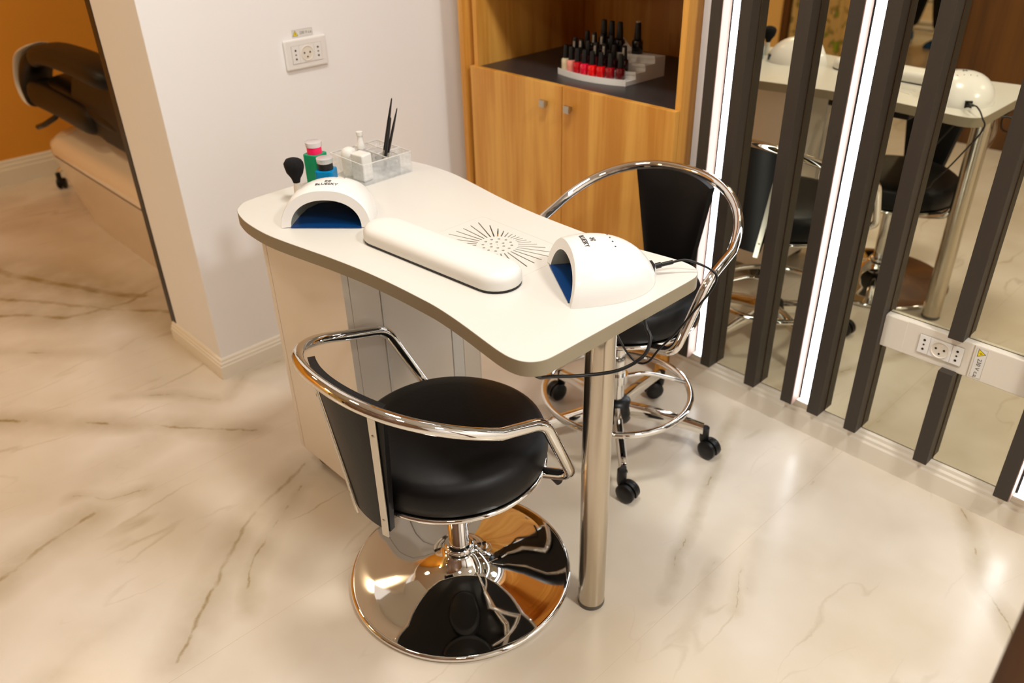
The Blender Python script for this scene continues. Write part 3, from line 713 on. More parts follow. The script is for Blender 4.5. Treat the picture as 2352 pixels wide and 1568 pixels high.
# ------------------------------------------------------------------ UV lamps
def uv_lamp(x, y, rot, label, length=0.178):
    """front opening faces local -y"""
    t = thing('nail_lamp', label, 'nail lamp', (x, y, TZ1), rot, 'nail lamps')
    Wd, Ht, Ln = 0.1, 0.083, length
    def half_w(v):                     # v = depth 0..1
        return Wd * (1 - max(0, (v - 0.10) / 0.90) ** 2.6) ** 0.5 if v > 0.10 else Wd * (0.985 + 0.015 * v / 0.10)
    def height(v):
        return Ht * ((1 - max(0.0, (v - 0.18) / 0.82) ** 2.3) ** 0.55 if v > 0.18 else 0.955 + 0.045 * (v / 0.18))
    def top(xx, yy):
        v = yy / Ln; a = half_w(v); h = height(v)
        q = min(1, abs(xx) / a)
        return h * (1 - q ** 2.25) ** (1 / 2.1)
    b = bmesh.new(); rings = []; NV, NU = 30, 36
    def sect(v, ka=1.0, kh=1.0):
        a, h = half_w(v) * ka, height(v) * kh; pts = []
        for i in range(NU + 1):
            th = pi * i / NU; c, s = cos(th), sin(th)
            pts.append((a * math.copysign(abs(c) ** 0.89, c), h * s ** 0.93))
        return pts
    vs = [1 - (1 - i / NV) ** 1.6 for i in range(NV)] + [0.9985]
    for v in vs:
        lean = 0.0
        rings.append([b.verts.new((px, v * Ln + (0.020 * (pz / Ht) * (1 - v)), pz)) for px, pz in sect(v)])
    for a, c in zip(rings, rings[1:]):
        for i in range(NU): b.faces.new((a[i], a[i + 1], c[i + 1], c[i]))
    b.faces.new(rings[-1])
    # front arch face and inner tunnel
    ow, oh = 0.765, 0.66
    def osec(v, ka, kh):
        pts = []
        for i in range(NU + 1):
            th = pi * i / NU; c, s = cos(th), sin(th)
            pts.append((Wd * ka * math.copysign(abs(c) ** 0.92, c), Ht * kh * s ** 0.95))
        return pts
    fr0 = [b.verts.new((px * 0.985, -0.004 + 0.020 * (pz / Ht), pz * 0.975)) for px, pz in sect(0)]
    for i in range(NU): b.faces.new((rings[0][i], rings[0][i + 1], fr0[i + 1], fr0[i]))
    inn = [b.verts.new((px, -0.001 + 0.020 * (pz / Ht), pz + 0.0028)) for px, pz in osec(0, ow, oh)]
    for i in range(NU): b.faces.new((fr0[i], fr0[i + 1], inn[i + 1], inn[i]))
    obj('shell', b, M_WHITE, t, True, angle=50)
    b = bmesh.new(); rr = []
    for k, yy in ((1, 0.0), (0.99, 0.02), (0.97, 0.06), (0.90, 0.10), (0.74, 0.13), (0.4, 0.145)):
        rr.append([b.verts.new((px * k, -0.0008 + yy + 0.020 * (pz / Ht) * (1 - yy / 0.15), 0.0028 + pz * k)) for px, pz in osec(0, ow, oh)])
    for a, c in zip(rr, rr[1:]):
        for i in range(NU): b.faces.new((a[i], a[i + 1], c[i + 1], c[i]))
    b.faces.new(rr[-1])
    cav = obj('cavity', b, M_GREYIN, t, True, angle=60)
    # led beads on the cavity wall
    for px, py, pz in ((-0.03, 0.05, 0.050), (0.03, 0.05, 0.050), (-0.05, 0.07, 0.035), (0.05, 0.07, 0.035), (0.0, 0.07, 0.052)):
        q = bmesh.new(); bmesh.ops.create_icosphere(q, subdivisions=2, radius=0.0028, matrix=Matrix.Translation((px, py, pz))); obj('led_bead', q, M_NICKEL, cav, True)
    # blue floor plate
    b = bmesh.new(); pts = [(-0.0765, -0.004), (0.0765, -0.004), (0.0755, 0.05), (0.069, 0.10), (0.050, 0.135), (0.0, 0.146), (-0.050, 0.135), (-0.069, 0.10), (-0.0755, 0.05)]
    prism(b, pts, 0.0012, 0.0030); obj('floor_plate', b, M_BLUE, t)
    b = bmesh.new(); base = [(-half_w(v) * 0.985, v * Ln) for v in vs] + [(half_w(v) * 0.985, v * Ln) for v in reversed(vs)]
    prism(b, base, 0.0002, 0.0011); obj('base_plate', b, M_WHITE, t)
    # printing on top: read from the front
    def lay(bm, cx, cy, nm):
        for v in bm.verts:
            xx, yy = v.co.x + cx, v.co.y + cy
            v0 = max(0, min(0.99, (yy - 0.02) / (Ln * 0.9)))
            z = top(xx, max(0.001, v0 * Ln))
            v.co = Vector((xx, yy, z + 0.0006))
        r = bmesh.ops.extrude_face_region(bm, geom=bm.faces[:])
        for v in [g for g in r['geom'] if isinstance(g, bmesh.types.BMVert)]: v.co.z += 0.0004
        o = obj(nm, bm, M_INK, t); return o
    lay(text_mesh('BLUESKY', 0.0125, 'brand_text', 0.0), 0, 0.043, 'brand_text')
    lg_ = bmesh.new()           # knot-like emblem made of four small loops and crossing strokes
    for sx in (-1, 1):
        for sy in (-1, 1):
            cx, cy = sx * 0.0043, sy * 0.0027
            ring = [(cx + 0.0026 * cos(a), cy + 0.0021 * sin(a)) for a in [2 * pi * i / 16 for i in range(16)]]
            inr = [(cx + 0.0016 * cos(a), cy + 0.0012 * sin(a)) for a in [2 * pi * i / 16 for i in range(16)]]
            R1_ = [lg_.verts.new((p[0], p[1], 0)) for p in ring]; R2_ = [lg_.verts.new((p[0], p[1], 0)) for p in inr]
            for i in range(16): lg_.faces.new((R1_[i], R1_[(i + 1) % 16], R2_[(i + 1) % 16], R2_[i]))
            q = [lg_.verts.new((sx * 0.0022, sy * 0.0008, 0)), lg_.verts.new((sx * 0.0016, sy * 0.0014, 0)), lg_.verts.new((-sx * 0.0022, -sy * 0.0006, 0)), lg_.verts.new((-sx * 0.0016, -sy * 0.0012, 0))]
            lg_.faces.new(q)
    lay(lg_, 0, 0.059, 'emblem')
    for i in range(4):
        q = bmesh.new(); bmesh.ops.create_circle(q, cap_ends=True, segments=10, radius=0.0016); lay(q, -0.027 + 0.018 * i, 0.094, 'button_mark')
    # power inlet at the back
    b = bmesh.new(); box(b, -0.010, 0.010, Ln - 0.010, Ln - 0.0005, 0.004, 0.024); obj('power_inlet', b, M_BLACK, t)
    return t
uv_lamp(-1.468, 0.836, radians(43), 'white domed nail lamp at the left end of the table, opening towards the camera')
uv_lamp(-0.926, 0.990, radians(-33.5), 'white domed nail lamp at the right end of the table with a black cable')

# ------------------------------------------------------------------ cables
def cable(name, pts, r, label, extra=None):
    t = thing(name, label, 'cable', (0, 0, 0))
    b = bmesh.new(); tube(b, smooth_path(pts, 8), r, 10); obj('cord', b, M_CABLE, t, True)
    if extra:
        for nm, p0, p1, rr in extra:
            b = bmesh.new(); tube(b, [Vector(p0), Vector(p0).lerp(Vector(p1), 0.3), Vector(p0).lerp(Vector(p1), 0.35), Vector(p1)], lambda q: rr * (1.0 if q < 0.34 else 0.72), 12); obj(nm, b, M_BLACK, t, True, angle=40)
    return t
ly = (-0.926 + 0.178 * sin(radians(33.5)), 0.990 + 0.178 * cos(radians(33.5)))
cable('power_cable', [(-0.818, 1.154, 0.772), (-0.806, 1.168, 0.776), (-0.790, 1.186, 0.779), (-0.772, 1.203, 0.771), (-0.756, 1.220, 0.758), (-0.745, 1.226, 0.744), (-0.752, 1.224, 0.715), (-0.775, 1.218, 0.672), (-0.815, 1.212, 0.60), (-0.848, 1.206, 0.55),
                      (-0.862, 1.19, 0.520), (-0.885, 1.18, 0.515), (-0.905, 1.165, 0.545), (-0.90, 1.12, 0.62), (-0.87, 1.08, 0.69), (-0.855, 1.06, 0.7215)], 0.0023,
      'thin black cable from the right nail lamp hanging over the table corner', [('plug', (-0.826, 1.142, 0.770), (-0.806, 1.168, 0.776), 0.0055)])
cable('adapter_cable', [(-0.789, 0.785, 0.7175), (-0.792, 0.80, 0.700), (-0.81, 0.845, 0.672), (-0.79, 0.905, 0.655), (-0.752, 0.955, 0.660), (-0.728, 0.99, 0.683), (-0.730, 1.01, 0.708), (-0.748, 1.02, 0.722), (-0.79, 1.06, 0.7225)], 0.0032,
      'black cable looping below the table corner in front of the steel leg', None)

# ------------------------------------------------------------------ things at the back left of the table
def pump_bottle(x, y, name, label, m_body, m_band, m_top, hb, rot, s=1.0):
    t = thing(name, label, 'bottle', (x, y, TZ1 + 0.0003), rot, 'dispenser bottles')
    b = bmesh.new(); prism(b, rrect(-0.0215 * s, 0.0215 * s, -0.0215 * s, 0.0215 * s, 0.008 * s), 0, hb); obj('bottle_body', b, m_body, t, bevel=0.002)
    b = bmesh.new(); lathe(b, [(0, hb), (0.0175 * s, hb), (0.0175 * s, hb + 0.016), (0, hb + 0.016)], 32); obj('band', b, m_band, t, True, angle=40)
    b = bmesh.new(); lathe(b, [(0, hb + 0.0162), (0.0185 * s, hb + 0.0162), (0.0195 * s, hb + 0.024), (0.0195 * s, hb + 0.027), (0.017 * s, hb + 0.028), (0, hb + 0.0265)], 32); obj('dispenser_cap', b, m_top, t, True, angle=40)
    return t
pump_bottle(-1.645, 0.958, 'dispenser_bottle', 'blue dispenser bottle with a black collar and clear cap behind the left lamp', M_TEAL, M_BLACK, M_CLEAR, 0.057, radians(40))
pump_bottle(-1.692, 0.962, 'dispenser_bottle', 'green dispenser bottle with a hot pink collar and pale cap near the wall', M_GREEN, M_PINK, M_CLEAR, 0.084, radians(20))
br = thing('dusting_brush', 'fluffy black dusting brush standing upright on a pale handle', 'brush', (-1.648, 0.880, TZ1 + 0.0003))
b = bmesh.new(); lathe(b, [(0, 0), (0.010, 0), (0.0105, 0.004), (0.009, 0.03), (0.0075, 0.045), (0, 0.045)], 20); obj('handle', b, M_RAIL, br, True, angle=40)
b = bmesh.new(); lathe(b, [(0, 0.0452), (0.008, 0.0452), (0.012, 0.055), (0.0212, 0.068), (0.0255, 0.082), (0.0252, 0.090), (0.0205, 0.0975), (0.009, 0.1015), (0, 0.102)], 30)
for v in b.verts:
    if v.co.z > 0.05:
        k = 1 + 0.05 * sin(11 * math.atan2(v.co.y, v.co.x)) + random.uniform(-0.02, 0.02); v.co.x *= k; v.co.y *= k * 0.8
obj('bristles', b, mat('black_bristles', (9, 8, 10), 0.95, vary=0.2, scale=200, bump=0.6, stretch=(1, 1, 0.1)), br, True)

# acrylic organiser
OX0, OX1, OY0, OY1, OZ, OH = -1.752, -1.612, 1.038, 1.182, TZ1 + 0.0003, 0.052
org = thing('acrylic_organiser', 'clear faceted acrylic organiser box with compartments at the back of the table', 'organiser', (OX0, OY0, OZ))
WX, WY = OX1 - OX0, OY1 - OY0
def faceted(length, h, n, rows, depth=0.0016):
    """diamond studded wall in xz facing -y"""
    b = bmesh.new(); box(b, 0, length, 0, 0.002, 0, h)
    dx, dz = length / n, h / rows
    for i in range(n):
        for j in range(rows):
            x, z = i * dx, j * dz; c = b.verts.new((x + dx / 2, -depth, z + dz / 2))
            q = [b.verts.new(p) for p in ((x, 0, z + dz / 2), (x + dx / 2, 0, z), (x + dx, 0, z + dz / 2), (x + dx / 2, 0, z + dz))]
            for k in range(4): b.faces.new((q[k], q[(k + 1) % 4], c))
    return b
o = obj('faceted_wall', faceted(WX, OH, 9, 4), M_ACRYL, org)
o = obj('faceted_wall', faceted(WX, OH, 9, 4), M_ACRYL, org); o.location = (WX, WY, 0); o.rotation_euler = (0, 0, pi)
o = obj('faceted_wall', faceted(WY - 0.0042, OH, 9, 4), M_ACRYL, org); o.location = (WX, 0.0021, 0); o.rotation_euler = (0, 0, pi / 2)
o = obj('faceted_wall', faceted(WY - 0.0042, OH, 9, 4), M_ACRYL, org); o.location = (0, WY - 0.0021, 0); o.rotation_euler = (0, 0, -pi / 2)
obj('bottom', bx(0.0021, WX - 0.0021, 0.0021, WY - 0.0021, 0, 0.0022), M_ACRYL, org)
for a in ((0.0021, WX - 0.0021, 0.074, 0.0755), (0.0021, WX - 0.0021, 0.108, 0.1095)): obj('divider', bx(a[0], a[1], a[2], a[3], 0.0023, OH - 0.002), M_ACRYL, org)
for a in ((0.046, 0.0475, 0.0756, WY - 0.0021), (0.092, 0.0935, 0.0756, WY - 0.0021)): obj('divider', bx(a[0], a[1], a[2], a[3], 0.0023, OH - 0.002), M_ACRYL, org)
rim = bmesh.new()
for a in ((0, WX, 0, 0.002), (0, WX, WY - 0.002, WY), (0, 0.002, 0.002, WY - 0.002), (WX - 0.002, WX, 0.002, WY - 0.002), (0.0021, WX - 0.0021, 0.074, 0.0755), (0.0021, WX - 0.0021, 0.108, 0.1095), (0.046, 0.0475, 0.0756, WY - 0.0021), (0.092, 0.0935, 0.0756, WY - 0.0021)):
    box(rim, a[0], a[1], a[2], a[3], OH - 0.0012 if a[3] > 0.003 else OH, OH + 0.0006)
obj('bright_rim', rim, M_MATTE, org)
o = obj('buffer_block', bx(-0.021, 0.021, -0.016, 0.016, 0, 0.066), M_MATTE, bevel=0.004, seg=3); o.location = (-1.652, 1.062, OZ + 0.0025); o.rotation_euler = (0, 0, 0.15)
tag(o, 'white buffer block standing in the front of the clear organiser', 'buffer block')
b = bmesh.new(); lathe(b, [(0, 0), (0.019, 0), (0.0195, 0.05), (0.0165, 0.062), (0.008, 0.067), (0, 0.068)], 28)
o = obj('cotton_pad_stack', b, M_MATTE, smooth=True, angle=50); o.location = (-1.706, 1.063, OZ + 0.0025); tag(o, 'rounded stack of white cotton pads in the left of the clear organiser', 'cotton pads')
pb = thing('pump_bottle', 'small white pump bottle rising from the clear organiser', 'bottle', (-1.706, 1.100, OZ + 0.0025))
b = bmesh.new(); lathe(b, [(0, 0), (0.011, 0), (0.0115, 0.003), (0.0115, 0.050), (0.008, 0.056), (0, 0.056)], 24); obj('bottle_body', b, M_CLEAR, pb, True, angle=40)
b = bmesh.new(); lathe(b, [(0, 0.0562), (0.010, 0.0562), (0.010, 0.068), (0.0075, 0.072), (0.0065, 0.088), (0.008, 0.089), (0.008, 0.098), (0.0, 0.099)], 24); obj('pump_head', b, M_MATTE, pb, True, angle=40)
for i, (p0, p1, r, wh) in enumerate([((-1.672, 1.132, 0.7585), (-1.601, 1.132, 0.948), 0.0036, 'tallest'), ((-1.668, 1.137, 0.7585), (-1.592, 1.138, 0.925), 0.0032, 'middle'), ((-1.661, 1.128, 0.7585), (-1.598, 1.122, 0.905), 0.0034, 'shortest')]):
    t = thing('nail_brush', 'slim black nail art brush leaning in the clear organiser, the %s of three' % wh, 'brush', p0, 0, 'nail brushes in the organiser')
    d = Vector(p1) - Vector(p0)
    b = bmesh.new(); tube(b, [d * k for k in (0.0, 0.04, 0.35, 0.7, 0.98, 1.0)], lambda q, r=r: r * (0.8 if q < .1 else (1.15 if q < .5 else (1.0 if q < .75 else (0.45 if q < .95 else 0.2)))), 12); obj('handle', b, M_BLACK, t, True)
    b = bmesh.new(); tube(b, [d * k for k in (0.22, 0.225, 0.29, 0.295)], r * 1.25, 12); obj('ferrule', b, M_NICKEL, t, True)

# ================================================================== CHAIRS
def chair_body(t, dz, zf, zb, Rx, Ry, nexp, xl=0.236, legs_z=0.36):
    """tub chair top: faces local +y, back at -y.  dz lifts seat, zf / zb tube height at front / back"""
    s0 = 0.345 + dz
    b = bmesh.new(); lathe(b, [(0, s0 + 0.001), (0.188, s0 + 0.001), (0.199, s0 + 0.010), (0.203, s0 + 0.032), (0.202, s0 + 0.055), (0.196, s0 + 0.070), (0.180, s0 + 0.081), (0.140, s0 + 0.089), (0.08, s0 + 0.093), (0, s0 + 0.094)], 72)
    obj('seat', b, M_VINYL, t, True)
    b = bmesh.new(); tube(b, [(0.1965 * cos(2 * pi * i / 72), 0.1965 * sin(2 * pi * i / 72), s0 - 0.003) for i in range(72)], 0.0058, 10, True); obj('seat_rim', b, M_CHROME, t, True)
    b = bmesh.new(); lathe(b, [(0, s0 - 0.008), (0.19, s0 - 0.008), (0.19, s0 + 0.0008), (0, s0 + 0.0008)], 48); obj('seat_board', b, M_BLACK, t, True, angle=40)
    pts = []
    def ring(th):
        sx, sy = sin(th), cos(th)
        x = Rx * math.copysign(abs(sx) ** nexp, sx); y = -Ry * abs(sy) ** nexp
        return Vector((x, y, zf + (zb - zf) * (-y / Ry)))
    R0 = s0 - 0.018
    left = [Vector((-0.02, 0.085, R0)), Vector((-0.14, 0.095, R0)), Vector((-xl, 0.118, legs_z + dz)), Vector((-Rx * 0.985, 0.030, zf + 0.002))]
    arc = [ring(-pi / 2 + pi * i / 40) for i in range(1, 40)]
    right = [Vector((-v.x, v.y, v.z)) for v in reversed(left)]
    corner_l = fillet([left[0], left[1], left[2], left[3], arc[2]], 0.030, 6)[:-1]
    corner_r = [Vector((-v.x, v.y, v.z)) for v in reversed(corner_l)]
    path = corner_l + arc[2:-2] + corner_r
    b = bmesh.new(); tube(b, path, 0.0118, 16); obj('arm_frame', b, M_CHROME, t, True)
    # back panel: padded, curved round the sitter, narrower towards the bottom
    b = bmesh.new(); NU, NV = 16, 14; F = []; Bk = []
    z0, z1 = s0 - 0.035, zb - 0.012
    for j in range(NV + 1):
        v = j / NV; z = z0 + (z1 - z0) * v
        hw = 0.058 + 0.062 * v; rad = 0.214 + (Ry - 0.214 - 0.016) * v ** 1.1
        rf, rb = [], []
        for i in range(NU + 1):
            u = -1 + 2 * i / NU; a = u * hw / rad
            edge = (1 - abs(u) ** 6) * (1 - (2 * abs(v - 0.5)) ** 8)
            th = 0.010 + 0.012 * max(0, edge)
            zz = z + (0.012 * (1 - u * u) if j == NV else 0)
            rf.append(b.verts.new(((rad - th) * sin(a), -(rad - th) * cos(a), zz))); rb.append(b.verts.new(((rad + 0.004) * sin(a), -(rad + 0.004) * cos(a), zz)))
        F.append(rf); Bk.append(rb)
    for j in range(NV):
        for i in range(NU):
            b.faces.new((F[j][i], F[j][i + 1], F[j + 1][i + 1], F[j + 1][i])); b.faces.new((Bk[j][i], Bk[j][i + 1], Bk[j + 1][i + 1], Bk[j + 1][i]))
        for G in (0, NU): b.faces.new((F[j][G], F[j + 1][G], Bk[j + 1][G], Bk[j][G]))
    for J in (0, NV):
        for i in range(NU): b.faces.new((F[J][i], F[J][i + 1], Bk[J][i + 1], Bk[J][i]))
    bk = obj('backrest', b, M_VINYL, t, True, angle=50)
    for s in (-1, 1):
        b = bmesh.new(); rows = []
        for j in range(9):
            v = j / 8; z = z0 - 0.012 + (z1 + 0.002 - z0 + 0.012) * v
            hw = 0.050 + 0.050 * v; rad = 0.2195 + (Ry - 0.214 - 0.016) * v ** 1.1
            a = s * hw / rad; n_ = Vector((sin(a), -cos(a), 0)); tg = Vector((cos(a), sin(a), 0))
            c = n_ * (rad + 0.0005) + Vector((0, 0, z))
            rows.append([b.verts.new(c + tg * p + n_ * q) for p, q in ((-0.0078, 0), (0.0078, 0), (0.0078, 0.0032), (-0.0078, 0.0032))])
        for r0, r1 in zip(rows, rows[1:]):
            for k in range(4): b.faces.new((r0[k], r0[(k + 1) % 4], r1[(k + 1) % 4], r1[k]))
        b.faces.new(rows[0]); b.faces.new(rows[-1])
        sb = obj('back_strut', b, M_ALU, t, bevel=0.0006)
        for v in (0.14, 0.80):
            z = z0 - 0.012 + (z1 + 0.014 - z0) * v; hw = 0.050 + 0.050 * v; rad = 0.2195 + (Ry - 0.214 - 0.016) * v ** 1.1; a = s * hw / rad
            n_ = Vector((sin(a), -cos(a), 0)); c = n_ * (rad + 0.0037) + Vector((0, 0, z))
            q = bmesh.new(); bmesh.ops.create_uvsphere(q, u_segments=12, v_segments=6, radius=0.0036, matrix=Matrix.Translation(c) @ Matrix.Rotation(a, 4, 'Z') @ Matrix.Diagonal((1, 0.45, 1, 1)))
            obj('screw', q, M_NICKEL, sb, True)
    return s0

# front chair: hydraulic column on a chrome disc
fc = thing('styling_chair', 'black tub chair with chrome arm tube on a round chrome disc base', 'chair', (-1.092, 0.838, 0))
s0 = chair_body(fc, 0.0, 0.540, 0.655, 0.247, 0.270, 0.86)
b = bmesh.new()
lathe(b, [(0, 0.001), (0.246, 0.001), (0.2535, 0.005), (0.2545, 0.010), (0.252, 0.0145), (0.247, 0.016), (0.243, 0.0155), (0.20, 0.0205), (0.15, 0.0275), (0.11, 0.0345), (0.082, 0.043), (0.062, 0.053), (0.050, 0.064), (0.043, 0.073), (0.039, 0.080), (0.030, 0.0825), (0, 0.083)], 128)
base = obj('disc_base', b, M_CHROME, fc, True)
b = bmesh.new(); lathe(b, [(0, 0.0832), (0.034, 0.0832), (0.0345, 0.089), (0.031, 0.093), (0.026, 0.0945), (0, 0.095)], 48); obj('collar', b, M_CHROME, base, True, angle=50)
b = bmesh.new(); lathe(b, [(0, 0.0952), (0.0235, 0.0952), (0.0235, s0 - 0.030), (0.0, s0 - 0.030)], 48); obj('column', b, M_CHROME, fc, True, angle=40)
b = bmesh.new(); lathe(b, [(0, s0 - 0.0298), (0.055, s0 - 0.0298), (0.06, s0 - 0.0245), (0.06, s0 - 0.010), (0, s0 - 0.010)], 40); obj('seat_bracket', b, M_BLACK, fc, True, angle=40)
b = bmesh.new(); tube(b, smooth_path([(0.04, 0.05, s0 - 0.022), (0.10, 0.12, s0 - 0.035), (0.13, 0.155, s0 - 0.06)], 6), 0.005, 10); lv = obj('height_lever', b, M_CHROME, fc, True)
b = bmesh.new(); tube(b, [(0.13, 0.155, s0 - 0.06), (0.138, 0.166, s0 - 0.075), (0.145, 0.176, s0 - 0.092)], 0.0095, 12); obj('lever_grip', b, M_BLACK, lv, True)

# rear chair: five-star base with foot ring
rc = thing('rolling_chair', 'black tub chair with chrome arm tube on a five-star wheeled base with foot ring', 'chair', (-1.168, 1.478, 0), radians(183))
s1 = chair_body(rc, 0.075, 0.592, 0.722, 0.262, 0.250, 0.89, xl=0.240)
b = bmesh.new(); lathe(b, [(0, 0.14), (0.021, 0.14), (0.021, 0.30), (0.016, 0.302), (0.016, s1 - 0.03), (0, s1 - 0.03)], 40); obj('gas_column', b, M_CHROME, rc, True, angle=40)
b = bmesh.new(); lathe(b, [(0, 0.062), (0.028, 0.062), (0.042, 0.072), (0.045, 0.10), (0.040, 0.128), (0.026, 0.1395), (0, 0.1395)], 40); obj('hub', b, M_BLACK, rc, True)
b = bmesh.new(); lathe(b, [(0, s1 - 0.0298), (0.055, s1 - 0.0298), (0.06, s1 - 0.010), (0, s1 - 0.010)], 40); obj('seat_bracket', b, M_BLACK, rc, True, angle=40)
b = bmesh.new(); tube(b, smooth_path([(0.05, 0.0, s1 - 0.022), (0.13, 0.03, s1 - 0.03), (0.20, 0.05, s1 - 0.035)], 6), 0.0045, 10); lv = obj('height_lever', b, M_BLACK, rc, True)
b = bmesh.new(); tube(b, [(0.20 * cos(2 * pi * i / 72), 0.20 * sin(2 * pi * i / 72), 0.158) for i in range(72)], 0.0092, 12, True); fr = obj('foot_ring', b, M_CHROME, rc, True)
for i in range(2):
    a = radians((55, 150)[i] - 183); c, s = cos(a), sin(a)
    b = bmesh.new(); tube(b, smooth_path([(0.022 * c, 0.022 * s, 0.205), (0.08 * c, 0.08 * s, 0.205), (0.15 * c, 0.15 * s, 0.180), (0.197 * c, 0.197 * s, 0.160)], 6), 0.0062, 10); obj('ring_spoke', b, M_CHROME, fr, True)
b = bmesh.new(); lathe(b, [(0.0, 0.192), (0.029, 0.192), (0.029, 0.218), (0, 0.218)], 32); obj('ring_collar', b, M_CHROME, fr, True, angle=40)
def caster(x, y, ang, parent, m_w=M_BLACK):
    """hooded twin-wheel caster; x, y stem position, ang heading"""
    root = Matrix.Translation((x, y, 0)) @ Matrix.Rotation(ang, 4, 'Z')
    b = bmesh.new(); off = 0.014
    for s in (-1, 1):
        mt_ = root @ Matrix.Translation((off, 0, 0.0265)) @ Matrix.Rotation(pi / 2, 4, 'X')
        pr = [(0, 0.0045), (0.022, 0.0045), (0.0262, 0.008), (0.0265, 0.017), (0.022, 0.0215), (0.010, 0.0225), (0, 0.0225)]
        lathe(b, pr if s > 0 else [(r, -z) for r, z in pr], 30, mt=mt_)
    w_ = obj('caster', b, m_w, parent, True, angle=45)
    b = bmesh.new(); hood = []                      # hood arches over the wheels and rises to the stem
    for i in range(15):
        a = radians(-15 + 200 * i / 14); hood.append((off + 0.0285 * cos(a), 0.0265 + 0.0285 * sin(a)))
    inner = [(off + 0.022 * cos(radians(185 - 200 * i / 14)), 0.0265 + 0.022 * sin(radians(185 - 200 * i / 14))) for i in range(15)]
    pts = hood + inner
    lo = [b.verts.new(root @ Vector((p[0], -0.0042, p[1]))) for p in pts]; hi = [b.verts.new(root @ Vector((p[0], 0.0042, p[1]))) for p in pts]
    b.faces.new(lo); b.faces.new(hi)
    for i in range(len(pts)): b.faces.new((lo[i], lo[(i + 1) % len(pts)], hi[(i + 1) % len(pts)], hi[i]))
    lathe(b, [(0, 0.040), (0.0105, 0.040), (0.0125, 0.052), (0.0125, 0.086), (0.0, 0.0865)], 20, mt=root @ Matrix.Translation((-0.006, 0, 0)))
    obj('caster_hood', b, m_w, w_, True, angle=40)
    return w_
for i in range(5):
    a = radians(-45 + 72 * i - 183); c, s = cos(a), sin(a)
    mt = Matrix.Rotation(a, 4, 'Z')
    b = bmesh.new()
    sec = lambda x, z1, h, hw: [b.verts.new(mt @ Vector((x, y_, z_))) for y_, z_ in ((-hw, z1 - h), (hw, z1 - h), (hw, z1 - 0.008), (hw * 0.6, z1 - 0.001), (0, z1), (-hw * 0.6, z1 - 0.001), (-hw, z1 - 0.008))]
    rows = [sec(0.036, 0.128, 0.040, 0.0115), sec(0.10, 0.124, 0.038, 0.0112), sec(0.18, 0.112, 0.032, 0.0108), sec(0.243, 0.098, 0.026, 0.0105)]
    for r0, r1 in zip(rows, rows[1:]):
        for k in range(7): b.faces.new((r0[k], r0[(k + 1) % 7], r1[(k + 1) % 7], r1[k]))
    b.faces.new(rows[0]); b.faces.new(rows[-1])
    lg = obj('star_leg', b, M_CHROME, rc, True, angle=40)
    head = [0.9, -0.5, 2.4, 1.6, 3.0][i]
    caster(0.252 * c, 0.252 * s, a + head, lg)

# ================================================================== LEFT ROOM: spa chair
pod = thing('pedicure_spa_chair', 'black reclining pedicure chair on a white shell base against the orange wall', 'spa chair', (-3.35, 1.30, 0))
b = bmesh.new()
def pod_ring(z, x0, x1, y0, y1, r): return [b.verts.new((p[0], p[1], z)) for p in rrect(x0, x1, y0, y1, r, 7)]
RG = [pod_ring(0.0, -0.60, 0.62, -0.27, 0.42, 0.10), pod_ring(0.06, -0.62, 0.64, -0.285, 0.44, 0.12), pod_ring(0.20, -0.68, 0.68, -0.315, 0.47, 0.15), pod_ring(0.31, -0.735, 0.72, -0.335, 0.49, 0.17), pod_ring(0.325, -0.74, 0.72, -0.338, 0.49, 0.17)]
for a, c in zip(RG, RG[1:]):
    for i in range(len(a)): b.faces.new((a[i], a[(i + 1) % len(a)], c[(i + 1) % len(a)], c[i]))
b.faces.new(RG[0]); b.faces.new(RG[-1]); obj('base_shell', b, M_POD, pod, True, angle=50)
b = bmesh.new(); prism(b, rrect(-0.735, 0.716, -0.333, 0.486, 0.165, 7), 0.3252, 0.336); obj('dark_seam', b, M_WOODD, pod)
b = bmesh.new()
RG = [pod_ring(0.3362, -0.745, 0.72, -0.338, 0.49, 0.17), pod_ring(0.375, -0.742, 0.72, -0.335, 0.49, 0.17), pod_ring(0.40, -0.71, 0.70, -0.31, 0.47, 0.16), pod_ring(0.405, -0.66, 0.66, -0.27, 0.43, 0.14), pod_ring(0.44, -0.60, 0.60, -0.22, 0.40, 0.12), pod_ring(0.465, -0.50, 0.56, -0.17, 0.36, 0.10)]
for a, c in zip(RG, RG[1:]):
    for i in range(len(a)): b.faces.new((a[i], a[(i + 1) % len(a)], c[(i + 1) % len(a)], c[i]))
b.faces.new(RG[0]); b.faces.new(RG[-1]); obj('top_shell', b, M_POD, pod, True, angle=50)
def cushion(pts, wd, th, name, parent, m=M_VINYL, yoff=0.0):
    """padded strip following a side-view polyline (x, z), wd across y"""
    P = smooth_path([(p[0], yoff, p[1]) for p in pts], 6); b = bmesh.new(); rings = []; n = 20
    for i, p in enumerate(P):
        t_ = (P[min(i + 1, len(P) - 1)] - P[max(i - 1, 0)]).normalized(); nn = Vector((-t_.z, 0, t_.x))
        f = min(1.0, sqrt(max(0.02, 1 - (abs(2 * i / (len(P) - 1) - 1)) ** 6)))
        rings.append([b.verts.new(p + Vector((0, 1, 0)) * (wd / 2 * f * math.copysign(abs(cos(2 * pi * k / n)) ** 0.6, cos(2 * pi * k / n))) + nn * (th / 2 * f * math.copysign(abs(sin(2 * pi * k / n)) ** 0.8, sin(2 * pi * k / n)))) for k in range(n)])
    for r0, r1 in zip(rings, rings[1:]):
        for k in range(n): b.faces.new((r0[k], r0[(k + 1) % n], r1[(k + 1) % n], r1[k]))
    b.faces.new(rings[0]); b.faces.new(rings[-1]); return obj(name, b, m, parent, True)
